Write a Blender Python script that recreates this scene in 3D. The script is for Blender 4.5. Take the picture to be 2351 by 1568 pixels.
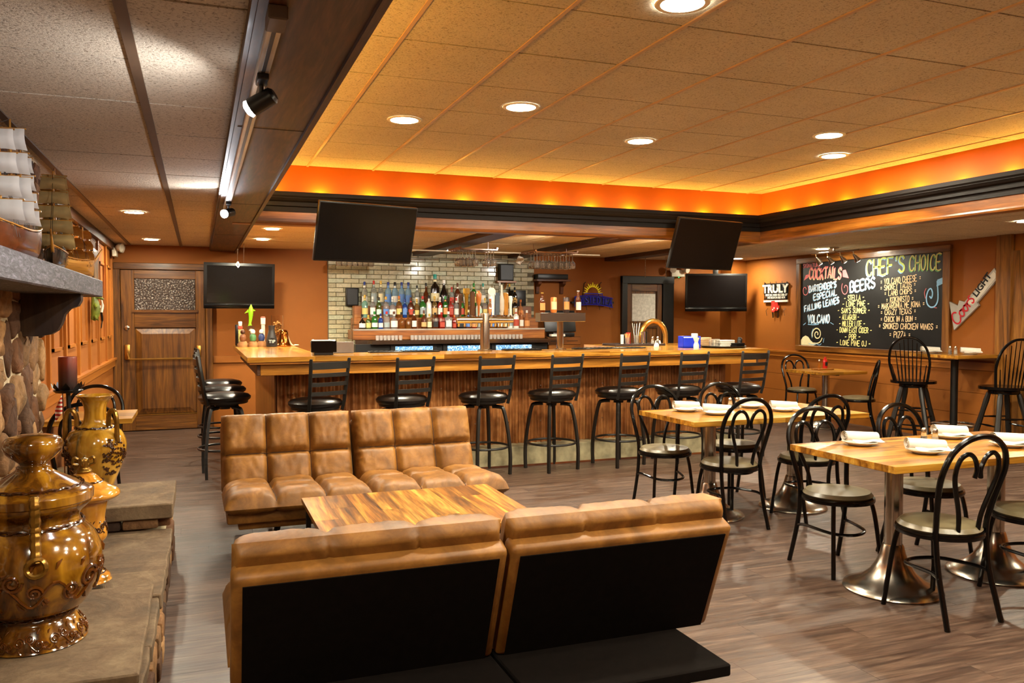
import bpy, bmesh, math, random
from mathutils import Vector, Matrix
random.seed(7)
PI = math.pi
sin, cos, R = math.sin, math.cos, math.radians
S = bpy.context.scene
C = S.collection
for o in list(bpy.data.objects): bpy.data.objects.remove(o)

# ---------------------------------------------------------------- camera, world, exposure
cam = bpy.data.cameras.new('camera'); cam.sensor_width = 36; cam.lens = 36*1900/2351; cam.clip_start = .05
co = bpy.data.objects.new('camera', cam); C.objects.link(co)
co.location = (0, 0, 1.5); co.rotation_euler = (R(90-1.87), 0, R(-20.75)); S.camera = co
S.view_settings.view_transform = 'Standard'; S.view_settings.look = 'None'
S.view_settings.gamma = 1; S.view_settings.use_curve_mapping = False
S.view_settings.exposure = 0.0
w = bpy.data.worlds.new('world'); S.world = w; w.use_nodes = True
w.node_tree.nodes['Background'].inputs[0].default_value = (.9, .75, .6, 1)
w.node_tree.nodes['Background'].inputs[1].default_value = .05

WARM = (1, .91, .69); AMBER = (1, .55, .075); COOL = (.93, .95, 1)
P_TRAY, P_LOW, P_BAR, P_COVE, P_SPOT = 78, 48, 66, 6.2, 40

def area(name, loc, power, col, size=.15, target=None, spread=PI):
    l = bpy.data.lights.new(name, 'AREA'); l.shape = 'DISK'; l.size = size; l.energy = power; l.color = col; l.spread = spread
    o = bpy.data.objects.new(name, l); C.objects.link(o); o.location = loc
    if target is not None: o.rotation_euler = (Vector(target)-Vector(loc)).to_track_quat('-Z', 'Y').to_euler()
    return o
def spot(name, loc, target, power, col, ang=60, blend=.5, rad=.03):
    l = bpy.data.lights.new(name, 'SPOT'); l.energy = power; l.color = col; l.spot_size = R(ang); l.spot_blend = blend; l.shadow_soft_size = rad
    o = bpy.data.objects.new(name, l); C.objects.link(o); o.location = loc
    o.rotation_euler = (Vector(target)-Vector(loc)).to_track_quat('-Z', 'Y').to_euler(); return o
def point(name, loc, power, col, rad=.03):
    l = bpy.data.lights.new(name, 'POINT'); l.energy = power; l.color = col; l.shadow_soft_size = rad
    o = bpy.data.objects.new(name, l); C.objects.link(o); o.location = loc; return o

# ---------------------------------------------------------------- helpers
def lin(h):
    if not isinstance(h, str): return h
    h = h.lstrip('#'); r = []
    for i in (0, 2, 4):
        c = int(h[i:i+2], 16)/255
        r.append(c/12.92 if c <= .04045 else ((c+.055)/1.055)**2.4)
    return tuple(r)
def nt(name):
    m = bpy.data.materials.new(name); m.use_nodes = True
    t = m.node_tree; b = t.nodes['Principled BSDF']; return m, t, b
def nd(t, typ, **k):
    n = t.nodes.new(typ)
    for a, v in k.items(): setattr(n, a, v)
    return n
def ramp(t, fac, stops):
    r = nd(t, 'ShaderNodeValToRGB'); e = r.color_ramp.elements
    while len(e) < len(stops): e.new(.5)
    for x, (p, c) in zip(e, stops): x.position = p; x.color = (*lin(c), 1)
    t.links.new(fac, r.inputs[0]); return r
def setb(b, rough=.5, metal=0, spec=.5, coat=0, trans=0, ior=1.45, emit=None, estr=0, sheen=0, alpha=1):
    b.inputs['Roughness'].default_value = rough; b.inputs['Metallic'].default_value = metal
    b.inputs['Specular IOR Level'].default_value = spec; b.inputs['Coat Weight'].default_value = coat
    b.inputs['Coat Roughness'].default_value = .12
    b.inputs['Transmission Weight'].default_value = trans; b.inputs['IOR'].default_value = ior
    b.inputs['Alpha'].default_value = alpha
    if emit: b.inputs['Emission Color'].default_value = (*lin(emit), 1); b.inputs['Emission Strength'].default_value = estr
def vec(t, kind='Object', scale=(1, 1, 1), rnd=False):
    if kind == 'World':
        g = nd(t, 'ShaderNodeNewGeometry'); src = g.outputs['Position']
    else:
        src = nd(t, 'ShaderNodeTexCoord').outputs[kind]
    if rnd:
        oi = nd(t, 'ShaderNodeObjectInfo'); mu = nd(t, 'ShaderNodeMath', operation='MULTIPLY'); mu.inputs[1].default_value = 37
        t.links.new(oi.outputs['Random'], mu.inputs[0])
        ad = nd(t, 'ShaderNodeVectorMath', operation='ADD'); t.links.new(src, ad.inputs[0]); t.links.new(mu.outputs[0], ad.inputs[1]); src = ad.outputs[0]
    mp = nd(t, 'ShaderNodeMapping'); mp.inputs['Scale'].default_value = scale; t.links.new(src, mp.inputs[0]); return mp.outputs[0]
def noise(t, v, scale, detail=4, dist=0, rough=.55):
    n = nd(t, 'ShaderNodeTexNoise'); n.inputs['Scale'].default_value = scale; n.inputs['Detail'].default_value = detail
    n.inputs['Distortion'].default_value = dist; n.inputs['Roughness'].default_value = rough
    t.links.new(v, n.inputs['Vector']); return n.outputs['Fac']
def bump(t, b, h, strength, dist=.01):
    n = nd(t, 'ShaderNodeBump'); n.inputs['Strength'].default_value = strength; n.inputs['Distance'].default_value = dist
    t.links.new(h, n.inputs['Height']); t.links.new(n.outputs[0], b.inputs['Normal'])
def mixc(t, fac, a, bb, mode='MIX'):
    n = nd(t, 'ShaderNodeMix', data_type='RGBA', blend_type=mode)
    for sock, v in ((n.inputs[0], fac), (n.inputs[6], a), (n.inputs[7], bb)):
        if hasattr(v, 'links'): t.links.new(v, sock)
        elif isinstance(v, (int, float)): sock.default_value = v
        else: sock.default_value = (*lin(v), 1)
    return n.outputs[2]
def sh(c, k): c = lin(c); return tuple(min(1, x*k) for x in c)
MC = {}
def mat(name, base, var=.12, vs=8, kind='Object', bmp=0, bs=40, bd=.004, **k):
    """plain coloured stuff with a little procedural mottling"""
    if name in MC: return MC[name]
    m, t, b = nt(name); setb(b, **k)
    v = vec(t, kind)
    f = noise(t, v, vs, 3)
    r = ramp(t, f, [(.3, sh(base, 1-var)), (.7, sh(base, 1+var))])
    t.links.new(r.outputs[0], b.inputs['Base Color'])
    if bmp: bump(t, b, noise(t, v, bs, 4), bmp, bd)
    MC[name] = m; return m
def wood(name, dark, mid, light, axis='x', scale=6, rough=.35, coat=0, rnd=False, kind='Object', fine=.35, dist=1.2, bmp=.08):
    if name in MC: return MC[name]
    m, t, b = nt(name); setb(b, rough=rough, coat=coat)
    sc = {'x': (.07, 1, 1), 'y': (1, .07, 1), 'z': (1, 1, .07)}[axis]
    v = vec(t, kind, tuple(q*scale for q in sc), rnd)
    f = noise(t, v, 1.6, 4, dist)
    f2 = noise(t, v, 9, 3, .3)
    r = ramp(t, f, [(.28, dark), (.5, mid), (.72, light)])
    c = mixc(t, fine, r.outputs[0], ramp(t, f2, [(.35, (.25, .25, .25)), (.6, (1, 1, 1))]).outputs[0], 'MULTIPLY')
    if rnd:
        oi = nd(t, 'ShaderNodeObjectInfo')
        rr = ramp(t, oi.outputs['Random'], [(0, (.46, .36, .26)), (.3, (.85, .78, .7)), (.6, (1, 1, 1)), (1, (1.0, .84, .6))])
        c = mixc(t, 1.0, c, rr.outputs[0], 'MULTIPLY')
    t.links.new(c, b.inputs['Base Color'])
    bump(t, b, f2, bmp, .003)
    MC[name] = m; return m
def emis(name, c, s):
    if name in MC: return MC[name]
    m, t, b = nt(name); setb(b, emit=c, estr=s, rough=.4); b.inputs['Base Color'].default_value = (*lin(c), 1); MC[name] = m; return m
def glass(name, c, rough=.03, trans=.92, var=.08, ior=1.45):
    if name in MC: return MC[name]
    m = mat(name, c, var=var, vs=20, rough=rough, trans=trans, ior=ior); return m

class MB:
    def __init__(s): s.v = []; s.f = []
    def add(s, vs, fs, M=None):
        n = len(s.v)
        if M is not None: vs = [tuple(M @ Vector(p)) for p in vs]
        s.v += [tuple(p) for p in vs]; s.f += [tuple(i+n for i in f) for f in fs]; return s
    def box(s, x0, x1, y0, y1, z0, z1, M=None):
        return s.add([(x0, y0, z0), (x1, y0, z0), (x1, y1, z0), (x0, y1, z0), (x0, y0, z1), (x1, y0, z1), (x1, y1, z1), (x0, y1, z1)],
                     [(3, 2, 1, 0), (4, 5, 6, 7), (0, 1, 5, 4), (1, 2, 6, 5), (2, 3, 7, 6), (3, 0, 4, 7)], M)
    def rbox(s, x0, x1, y0, y1, z0, z1, b=.01, seg=2, M=None):
        bm = bmesh.new(); bmesh.ops.create_cube(bm, size=1)
        for v in bm.verts: v.co = Vector(((x0+x1)/2+v.co.x*(x1-x0), (y0+y1)/2+v.co.y*(y1-y0), (z0+z1)/2+v.co.z*(z1-z0)))
        b = min(b, .49*min(x1-x0, y1-y0, z1-z0))
        bmesh.ops.bevel(bm, geom=bm.edges[:], offset=b, segments=seg, affect='EDGES', profile=.5)
        bm.verts.index_update()
        s.add([v.co[:] for v in bm.verts], [[v.index for v in f.verts] for f in bm.faces], M); bm.free(); return s
    def tube(s, path, r, n=8, closed=False, flat=1, M=None, caps=True):
        P_ = [Vector(p) for p in path]; N = len(P_); rr = r if isinstance(r, (list, tuple)) else [r]*N
        vs = []; fs = []; up = None
        for i, p in enumerate(P_):
            a = P_[i-1] if (i > 0 or closed) else p; c = P_[(i+1) % N] if (i < N-1 or closed) else p
            d = (c-a); d = d.normalized() if d.length > 1e-9 else Vector((0, 0, 1))
            if up is None:
                up = Vector((0, 0, 1)) if abs(d.z) < .9 else Vector((0, 1, 0))
            x = d.cross(up); x = x.normalized() if x.length > 1e-6 else d.orthogonal().normalized()
            y = x.cross(d).normalized(); up = y
            for k in range(n):
                t = 2*PI*k/n; vs.append(p + x*cos(t)*rr[i] + y*sin(t)*rr[i]*flat)
        M_ = N if closed else N-1
        for i in range(M_):
            j = (i+1) % N
            for k in range(n):
                l = (k+1) % n; fs.append((i*n+k, i*n+l, j*n+l, j*n+k))
        if caps and not closed: fs.append(tuple(range(n-1, -1, -1))); fs.append(tuple((N-1)*n+k for k in range(n)))
        return s.add(vs, fs, M)
    def cyl(s, a, b, r, n=12, r2=None, M=None): return s.tube([a, b], [r, r if r2 is None else r2], n, M=M)
    def lathe(s, prof, n=24, c=(0, 0, 0), M=None, sx=1, sy=1, caps=True):
        vs = []; rows = []; fs = []
        for (r, z) in prof:
            if r < 1e-6: rows.append([len(vs)]); vs.append((c[0], c[1], c[2]+z))
            else:
                rows.append(list(range(len(vs), len(vs)+n)))
                vs += [(c[0]+r*cos(2*PI*k/n)*sx, c[1]+r*sin(2*PI*k/n)*sy, c[2]+z) for k in range(n)]
        for a, b in zip(rows, rows[1:]):
            for k in range(n):
                l = (k+1) % n
                if len(a) == 1 and len(b) == 1: continue
                if len(a) == 1: fs.append((a[0], b[l], b[k]))
                elif len(b) == 1: fs.append((a[k], a[l], b[0]))
                else: fs.append((a[k], a[l], b[l], b[k]))
        if caps and len(rows[0]) > 1: fs.append(tuple(reversed(rows[0])))
        if caps and len(rows[-1]) > 1: fs.append(tuple(rows[-1]))
        return s.add(vs, fs, M)
    def prism(s, poly, axis, a0, a1, M=None):
        f = {'x': lambda p, a: (a, p[0], p[1]), 'y': lambda p, a: (p[0], a, p[1]), 'z': lambda p, a: (p[0], p[1], a)}[axis]
        n = len(poly)
        vs = [f(p, a0) for p in poly]+[f(p, a1) for p in poly]
        fs = [tuple(range(n)), tuple(range(2*n-1, n-1, -1))]+[(i, n+i, n+(i+1) % n, (i+1) % n) for i in range(n)]
        return s.add(vs, fs, M)
    def grid(s, fn, nu, nv, wrap=False, M=None):
        vs = [fn(i/nu, j/nv) for j in range(nv+1) for i in range(nu+1)]
        fs = [(j*(nu+1)+i, j*(nu+1)+i+1, (j+1)*(nu+1)+i+1, (j+1)*(nu+1)+i) for j in range(nv) for i in range(nu)]
        return s.add(vs, fs, M)
    def ribbon(s, path, wd, fn):
        """flat stroke of width wd along 2D path; fn maps (u,v) to 3D"""
        n = len(path)
        L = []; Rr = []
        for i, p in enumerate(path):
            a = path[max(i-1, 0)]; c = path[min(i+1, n-1)]
            dx, dy = c[0]-a[0], c[1]-a[1]; l = math.hypot(dx, dy) or 1
            nx, ny = -dy/l*wd/2, dx/l*wd/2
            ex, ey = (dx/l*wd*.3, dy/l*wd*.3) if i in (0, n-1) else (0, 0)
            if i == 0: ex, ey = -ex, -ey
            L.append(fn(p[0]+nx+ex, p[1]+ny+ey)); Rr.append(fn(p[0]-nx+ex, p[1]-ny+ey))
        return s.add(L+Rr, [(i, i+1, n+i+1, n+i) for i in range(n-1)])
    def mesh(s, name, m, smooth=40):
        me = bpy.data.meshes.new(name); me.from_pydata(s.v, [], s.f); me.validate()
        bm = bmesh.new(); bm.from_mesh(me); bmesh.ops.recalc_face_normals(bm, faces=bm.faces[:]); bm.to_mesh(me); bm.free()
        if smooth:
            me.shade_smooth(); me.set_sharp_from_angle(angle=R(smooth))
        if m: me.materials.append(m)
        return me
    def build(s, name, m, parent=None, smooth=40, loc=None, rot=None):
        o = bpy.data.objects.new(name, s.mesh(name, m, smooth)); C.objects.link(o)
        if parent: o.parent = parent
        if loc: o.location = loc
        if rot: o.rotation_euler = rot
        return o
def inst(name, me, parent=None, loc=(0, 0, 0), rot=None, scale=None):
    o = bpy.data.objects.new(name, me); C.objects.link(o); o.parent = parent; o.location = loc
    if rot: o.rotation_euler = rot
    if scale: o.scale = scale
    return o
def tag(o, label, cat, group=None):
    o['label'] = label; o['category'] = cat
    if group: o['group'] = group
    return o
def struct(o, label=None):
    o['kind'] = 'structure'
    if label: o['label'] = label
    return o
def thing(name, label, cat, loc=(0, 0, 0), rz=0, group=None):
    o = bpy.data.objects.new(name, None); C.objects.link(o); o.empty_display_size = .05
    o.location = loc; o.rotation_euler = (0, 0, rz); return tag(o, label, cat, group)
def dup(root, loc, rz=None, label=None, group=None):
    r = root.copy(); C.objects.link(r); r.location = loc
    if rz is not None: r.rotation_euler = (0, 0, rz)
    if label: r['label'] = label
    if group: r['group'] = group
    for ch in list(root.children):
        c = ch.copy(); C.objects.link(c); c.parent = r
        for g in list(ch.children):
            d = g.copy(); C.objects.link(d); d.parent = c
    return r
ORD = ['first', 'second', 'third', 'fourth', 'fifth', 'sixth', 'seventh', 'eighth', 'ninth', 'tenth', 'eleventh', 'twelfth', 'thirteenth', 'fourteenth', 'fifteenth', 'sixteenth', 'seventeenth', 'eighteenth', 'nineteenth', 'twentieth']
def nth(i):
    if i < 20: return ORD[i]
    tens = {2: 'twenty', 3: 'thirty', 4: 'forty'}; k = i+1
    if k % 10 == 0: return {30: 'thirtieth', 40: 'fortieth'}[k]
    return tens[k//10]+'-'+ORD[k % 10-1]
def arc(cx, cz, r, a0, a1, n, fn=None):
    return [(cx+r*cos(R(a0+(a1-a0)*i/n)), cz+r*sin(R(a0+(a1-a0)*i/n))) for i in range(n+1)]
def smoothpath(pts, n=6):
    """Catmull-Rom through points"""
    P_ = [Vector(p) for p in pts]; out = []
    for i in range(len(P_)-1):
        p0 = P_[max(i-1, 0)]; p1 = P_[i]; p2 = P_[i+1]; p3 = P_[min(i+2, len(P_)-1)]
        for k in range(n):
            t = k/n; out.append(.5*((2*p1)+(p2-p0)*t+(2*p0-5*p1+4*p2-p3)*t*t+(3*p1-p0-3*p2+p3)*t**3))
    out.append(P_[-1]); return out

# stroke lettering on a 4 x 6 grid
GL = {'A': '00 26 40|0.8,2 3.2,2', 'B': '00 06 2.5,6 3.6,5.2 3.4,3.8 2,3.1 3.4,2.8 4,1.4 3,0 00', 'C': '4,5 2.8,6 1.2,5.8 0.2,4.4 0,2.4 0.6,0.7 2,0 3.4,0.3 4,1.2',
 'D': '00 06 2,6 3.6,5 4,3 3.6,1 2,0 00', 'E': '46 06 00 40|03 3,3.1', 'F': '46 06 00|03 3,3', 'G': '4,5 2.8,6 1.2,5.8 0.2,4.4 0,2.4 0.6,0.7 2,0 3.6,0.4 4,1.6 4,2.8 2.4,2.8',
 'H': '06 00|46 40|03 43', 'I': '06 00', 'J': '46 4,1.2 3.2,0.1 1.6,0 0.4,1', 'K': '06 00|46 0,2.6|1.2,3.4 40', 'L': '06 00 40', 'M': '00 0.4,6 2,2 3.6,6 40',
 'N': '00 06 40 46', 'O': '2,6 0.6,5.2 0,3 0.6,0.8 2,0 3.4,0.8 4,3 3.4,5.2 2,6', 'P': '00 06 2.6,6 3.9,5 3.6,3.4 2,2.8 0,2.8', 'R': '00 06 2.6,6 3.9,5 3.6,3.5 2,2.9 0,2.9|1.6,2.9 40',
 'S': '3.8,5 2.8,6 1.2,5.9 0.3,4.8 0.8,3.6 3,2.7 3.9,1.6 3.2,0.3 1.6,0 0.1,0.9', 'T': '06 46|26 20', 'U': '06 0,1.4 0.8,0.2 2,0 3.2,0.2 4,1.4 46', 'V': '06 20 46', 'W': '06 1,0 2,4 3,0 46',
 'X': '06 40|46 00', 'Y': '06 23 46|23 20', 'Z': '06 46 00 40', "'": '2,6 1.8,4.8', '-': '0.6,2.8 3.2,3', '=': '1,2 3,2.1|1,3.8 3,3.9', '2': '0,4.6 1,6 3,5.8 3.6,4.4 0,0 4,0', ' ': ''}
def glyph(ch):
    out = []
    for st in GL.get(ch, '').split('|'):
        pl = []
        for q in st.split():
            if ',' in q: a, b = q.split(','); pl.append((float(a), float(b)))
            else: pl.append((float(q[0]), float(q[1])))
        if len(pl) > 1: out.append(pl)
    return out
def strokes(text, p0, p1, h, jit=.25, slant=.1, gap=1.5):
    """polylines of text fitted between baseline points p0 and p1 with cap height h"""
    wd = sum((1.6 if c in "I'" else 2.4 if c in ' ' else 4)+gap for c in text)-gap
    L = math.hypot(p1[0]-p0[0], p1[1]-p0[1]); k = L/wd; ux, uy = (p1[0]-p0[0])/L, (p1[1]-p0[1])/L; hv = h/6
    out = []; x = 0
    for c in text:
        jy = random.uniform(-jit, jit); js = random.uniform(-.04, .04)
        for pl in glyph(c):
            q = []
            for (a, b) in pl:
                X = x+(a if c not in "I'" else a*.4+.6)+b*(slant+js)*.6
                q.append((p0[0]+ux*X*k-uy*(b+jy)*hv, p0[1]+uy*X*k+ux*(b+jy)*hv))
            out.append(q)
        x += (1.6 if c in "I'" else 2.4 if c in ' ' else 4)+gap
    return out
def fonttext(s, size, extr, bold=0, align='CENTER'):
    cu = bpy.data.curves.new('lettering', 'FONT'); cu.body = s; cu.size = size; cu.extrude = extr; cu.offset = bold; cu.align_x = align; cu.resolution_u = 3
    o = bpy.data.objects.new('lettering', cu); C.objects.link(o)
    dg = bpy.context.evaluated_depsgraph_get(); dg.update()
    me = bpy.data.meshes.new_from_object(o.evaluated_get(dg)); bpy.data.objects.remove(o); return me
def lettering(s, size, mtl, parent, loc, rot, extr=.002, bold=0, align='CENTER', scale=None):
    me = fonttext(s, size, extr, bold, align); me.materials.clear(); me.materials.append(mtl)
    return inst('lettering', me, parent, loc, rot, scale)

# ---------------------------------------------------------------- materials
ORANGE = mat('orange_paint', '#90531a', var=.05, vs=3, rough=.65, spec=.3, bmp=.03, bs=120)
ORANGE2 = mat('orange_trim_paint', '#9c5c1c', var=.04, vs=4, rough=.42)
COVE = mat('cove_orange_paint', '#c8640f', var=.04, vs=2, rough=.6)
OAK = wood('stained_oak', '#2a1206', '#5a2c0e', '#7c4618', 'x', 7, .38, .15)
OAKY = wood('stained_oak_y', '#2c180c', '#4e2e1a', '#653f25', 'y', 9, .48, .05, fine=.6, dist=3)
OAKZ = wood('stained_oak_z', '#40230b', '#80501c', '#a26c2c', 'z', 8, .36, .2, fine=.35, dist=1.2)
OAKX = wood('honey_oak', '#4a2409', '#8a5018', '#aa6c28', 'x', 6, .34, .15, fine=.45)
OAKYH = wood('honey_oak_y', '#4a2409', '#8a5018', '#aa6c28', 'y', 6, .34, .15, fine=.45)
EBONY = mat('dark_crown_paint', '#120c09', var=.2, vs=6, rough=.6, spec=.3)
BLACK = mat('black_paint', '#0c0a09', var=.15, vs=9, rough=.38)
GLOSSB = mat('glossy_black_enamel', '#060505', var=.1, vs=9, rough=.2, spec=.35)
SATINB = mat('satin_black_steel', '#15120f', var=.2, vs=20, rough=.42, bmp=.05, bs=300)
CHROME = mat('brushed_steel', '#b9b2a8', var=.05, vs=30, rough=.2, metal=1)
STEEL = mat('polished_steel', '#c8c2b8', var=.08, vs=4, rough=.13, metal=1)
BRASS = mat('brass', '#b58a45', var=.1, vs=20, rough=.28, metal=1)
WHITE = mat('white_ceramic', '#d4cdbd', var=.03, vs=8, rough=.25, coat=.3)
LINEN = mat('white_linen', '#d2ccc0', var=.04, vs=40, rough=.85, bmp=.25, bs=260, bd=.002)
PAPER = mat('white_paper', '#efece6', var=.02, rough=.8)
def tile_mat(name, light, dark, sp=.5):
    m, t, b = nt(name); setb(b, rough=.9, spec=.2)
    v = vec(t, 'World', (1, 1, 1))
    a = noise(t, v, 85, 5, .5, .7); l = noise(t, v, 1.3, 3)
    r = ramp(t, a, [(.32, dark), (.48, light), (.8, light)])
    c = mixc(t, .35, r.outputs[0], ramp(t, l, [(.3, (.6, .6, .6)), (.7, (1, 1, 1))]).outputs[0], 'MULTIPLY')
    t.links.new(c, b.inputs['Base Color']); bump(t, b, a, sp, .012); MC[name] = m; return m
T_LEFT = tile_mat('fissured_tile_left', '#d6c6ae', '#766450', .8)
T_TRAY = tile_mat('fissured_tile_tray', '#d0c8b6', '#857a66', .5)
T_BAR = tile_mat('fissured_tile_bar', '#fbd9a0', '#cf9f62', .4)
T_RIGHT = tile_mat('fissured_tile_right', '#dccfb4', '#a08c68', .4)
RUN = mat('ceiling_grid_paint', '#bba083', var=.06, rough=.5)
RUND = mat('ceiling_grid_brown', '#54402f', var=.1, rough=.45)

def floor_mat():
    m, t, b = nt('vinyl_plank'); setb(b, rough=.36, spec=.45)
    g = nd(t, 'ShaderNodeNewGeometry'); sx = nd(t, 'ShaderNodeSeparateXYZ'); t.links.new(g.outputs['Position'], sx.inputs[0])
    def mth(op, a, bb=None):
        n = nd(t, 'ShaderNodeMath', operation=op)
        for i, q in enumerate((a, bb)):
            if q is None: continue
            if hasattr(q, 'links'): t.links.new(q, n.inputs[i])
            else: n.inputs[i].default_value = q
        return n.outputs[0]
    row = mth('FLOOR', mth('DIVIDE', mth('ADD', sx.outputs[1], 10.0), .18))
    off = mth('MULTIPLY', mth('FRACT', mth('MULTIPLY', row, .381)), 1.22)
    colm = mth('FLOOR', mth('DIVIDE', mth('ADD', mth('ADD', sx.outputs[0], 10.0), off), 1.22))
    cb = nd(t, 'ShaderNodeCombineXYZ'); t.links.new(row, cb.inputs[0]); t.links.new(colm, cb.inputs[1])
    wn = nd(t, 'ShaderNodeTexWhiteNoise', noise_dimensions='3D'); t.links.new(cb.outputs[0], wn.inputs['Vector'])
    sc = nd(t, 'ShaderNodeVectorMath', operation='MULTIPLY'); t.links.new(g.outputs['Position'], sc.inputs[0]); sc.inputs[1].default_value = (.9, 11, 1)
    ad = nd(t, 'ShaderNodeVectorMath', operation='MULTIPLY_ADD'); t.links.new(wn.outputs['Color'], ad.inputs[0]); ad.inputs[1].default_value = (9, 9, 9); t.links.new(sc.outputs[0], ad.inputs[2])
    f = noise(t, ad.outputs[0], 1.5, 5, 1.6); f2 = noise(t, ad.outputs[0], 7, 4, .4)
    r = ramp(t, f, [(.25, '#2d1f18'), (.42, '#47352c'), (.58, '#5c483c'), (.78, '#786354')])
    c = mixc(t, .45, r.outputs[0], ramp(t, f2, [(.35, (.35, .33, .31)), (.62, (1, 1, 1))]).outputs[0], 'MULTIPLY')
    c = mixc(t, .55, c, ramp(t, wn.outputs['Value'], [(0, (.62, .56, .52)), (.5, (.9, .86, .84)), (1, (1, 1, 1))]).outputs[0], 'MULTIPLY')
    t.links.new(c, b.inputs['Base Color']); bump(t, b, f2, .12, .004)
    rr = ramp(t, f2, [(.3, (.46, .46, .46)), (.7, (.3, .3, .3))]); t.links.new(rr.outputs[0], b.inputs['Roughness'])
    return m
FLOOR = floor_mat()

# ---------------------------------------------------------------- setting: floor of planks
X0, X1, Y0, Y1 = -1.02, 8.4, -1.6, 11.66
ZC, ZT = 2.39, 2.90
fl = struct(MB().box(X0-.1, X1+.1, Y0-.1, Y1+.1, -.06, -.006).build('floor', BLACK, smooth=0))
pl_me = MB().box(-.5, .5, -.0895, .0895, -.006, 0).mesh('plank', FLOOR, 0)
planks = []
for row in range(int((Y0+10)/.18), int((Y1+10)/.18)+1):
    yc = row*.18-10+.09
    off = ((row*.381) % 1)*1.22
    cI = math.floor((X0+10+off)/1.22)
    while True:
        a = cI*1.22-10-off; b_ = a+1.22; cI += 1
        if a > X1: break
        a, b_ = max(a, X0), min(b_, X1)
        if b_-a < .02 or yc-.09 > Y1: continue
        planks.append(((a+b_)/2, yc, b_-a-.0012))
def vis(p):
    x, y = p[0], p[1]; th = math.degrees(math.atan2(x, y))
    return (0 if (y > 2 and -14 < th < 54) else 100)+math.hypot(x, y)
planks.sort(key=vis)
for x, y, L in planks[:298]:
    inst('plank', pl_me, fl, (x, y, 0), None, (L, 1, 1))
mb = MB()
for x, y, L in planks[298:]: mb.box(x-L/2, x+L/2, y-.0895, y+.0895, -.006, 0)
o = mb.build('plank_field', FLOOR, fl, 0); o['kind'] = 'stuff'

# ---------------------------------------------------------------- walls
wl = struct(MB().box(X0-.12, X0, Y0, Y1, 0, 2.6).build('wall_left', ORANGE, smooth=0))
wb = struct(MB().box(X0-.12, X1+.12, Y1, Y1+.12, 0, 2.6).build('wall_back', ORANGE, smooth=0))
wr = struct(MB().box(X1, X1+.12, Y0, Y1, 0, 2.6).build('wall_right', ORANGE, smooth=0))
wq = struct(MB().box(X0-.12, X1+.12, Y0-.12, Y0, 0, 3.1).build('wall_rear', ORANGE, smooth=0))
# chair rails, baseboards
struct(MB().box(X1-.03, X1, 6.75, Y1, .86, .945).box(X1-.045, X1, 6.75, Y1, .925, .95).build('trim_1', ORANGE2, smooth=0), 'orange chair rail along the right wall')
struct(MB().box(X0, X0+.03, Y0, Y1, .85, .94).box(X0, X0+.05, Y0, Y1, .93, .955).build('trim_2', ORANGE2, smooth=0), 'orange chair rail along the left wall')
struct(MB().box(.18, 1.66, Y1-.03, Y1, .86, .95).build('trim_3', ORANGE2, smooth=0), 'orange chair rail beside the far door')
struct(MB().box(X1-.02, X1, 6.75, Y1, 0, .1).build('baseboard_right', ORANGE2, smooth=0))
struct(MB().box(X0, X0+.02, 5.8, Y1, 0, .12).build('baseboard_left', ORANGE2, smooth=0))
# lower wall panels of the right wall: wide boards under the rail
for k, (z0, z1) in enumerate(((.105, .34), (.345, .59), (.595, .855))):
    MB().box(X1-.012, X1, 6.76, Y1, z0, z1).build('panel', ORANGE, wr, 0)
# left wall: battens and raised panel frames over the rail
for y in (5.95, 6.75, 7.55, 8.35, 9.15, 9.95, 10.75, 11.5):
    MB().box(X0, X0+.022, y-.035, y+.035, .955, 2.30).build('batten', ORANGE2, wl, 0)
for y in (6.35, 7.15, 7.95, 8.75, 9.55, 10.35, 11.12):
    f = MB()
    for (a, b_, c, d) in ((y-.22, y+.22, 1.22, 1.245), (y-.22, y+.22, 2.06, 2.085), (y-.22, y-.195, 1.22, 2.085), (y+.195, y+.22, 1.22, 2.085)):
        f.box(X0, X0+.018, a, b_, c, d)
    f.build('panel_moulding', ORANGE2, wl, 0)
struct(MB().box(X0, X0+.05, 5.7, Y1, 2.30, ZC).build('trim_4', OAKY, smooth=0), 'dark wooden cornice on the left wall')
# wooden post and dark panelled door at the right edge
struct(MB().box(X1-.06, X1+.01, 6.57, 6.75, 0, ZC).build('trim_5', OAKZ, smooth=0), 'wide oak door casing on the right wall')
d5 = struct(MB().box(X1-.025, X1, 5.45, 6.57, 0, 2.2).build('door_3', OAKZ, smooth=0), 'oak door at the right edge')
for (a, b_, c, d) in ((5.6, 6.42, 1.2, 2.05), (5.6, 6.42, .2, 1.05)):
    MB().box(X1-.04, X1-.02, a, b_, c, d).build('panel', OAKZ, d5, 0)
struct(MB().box(X1-.06, X1, 5.27, 5.45, 0, ZC).build('trim_6', OAKZ, smooth=0), 'oak casing beyond the frame')

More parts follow.
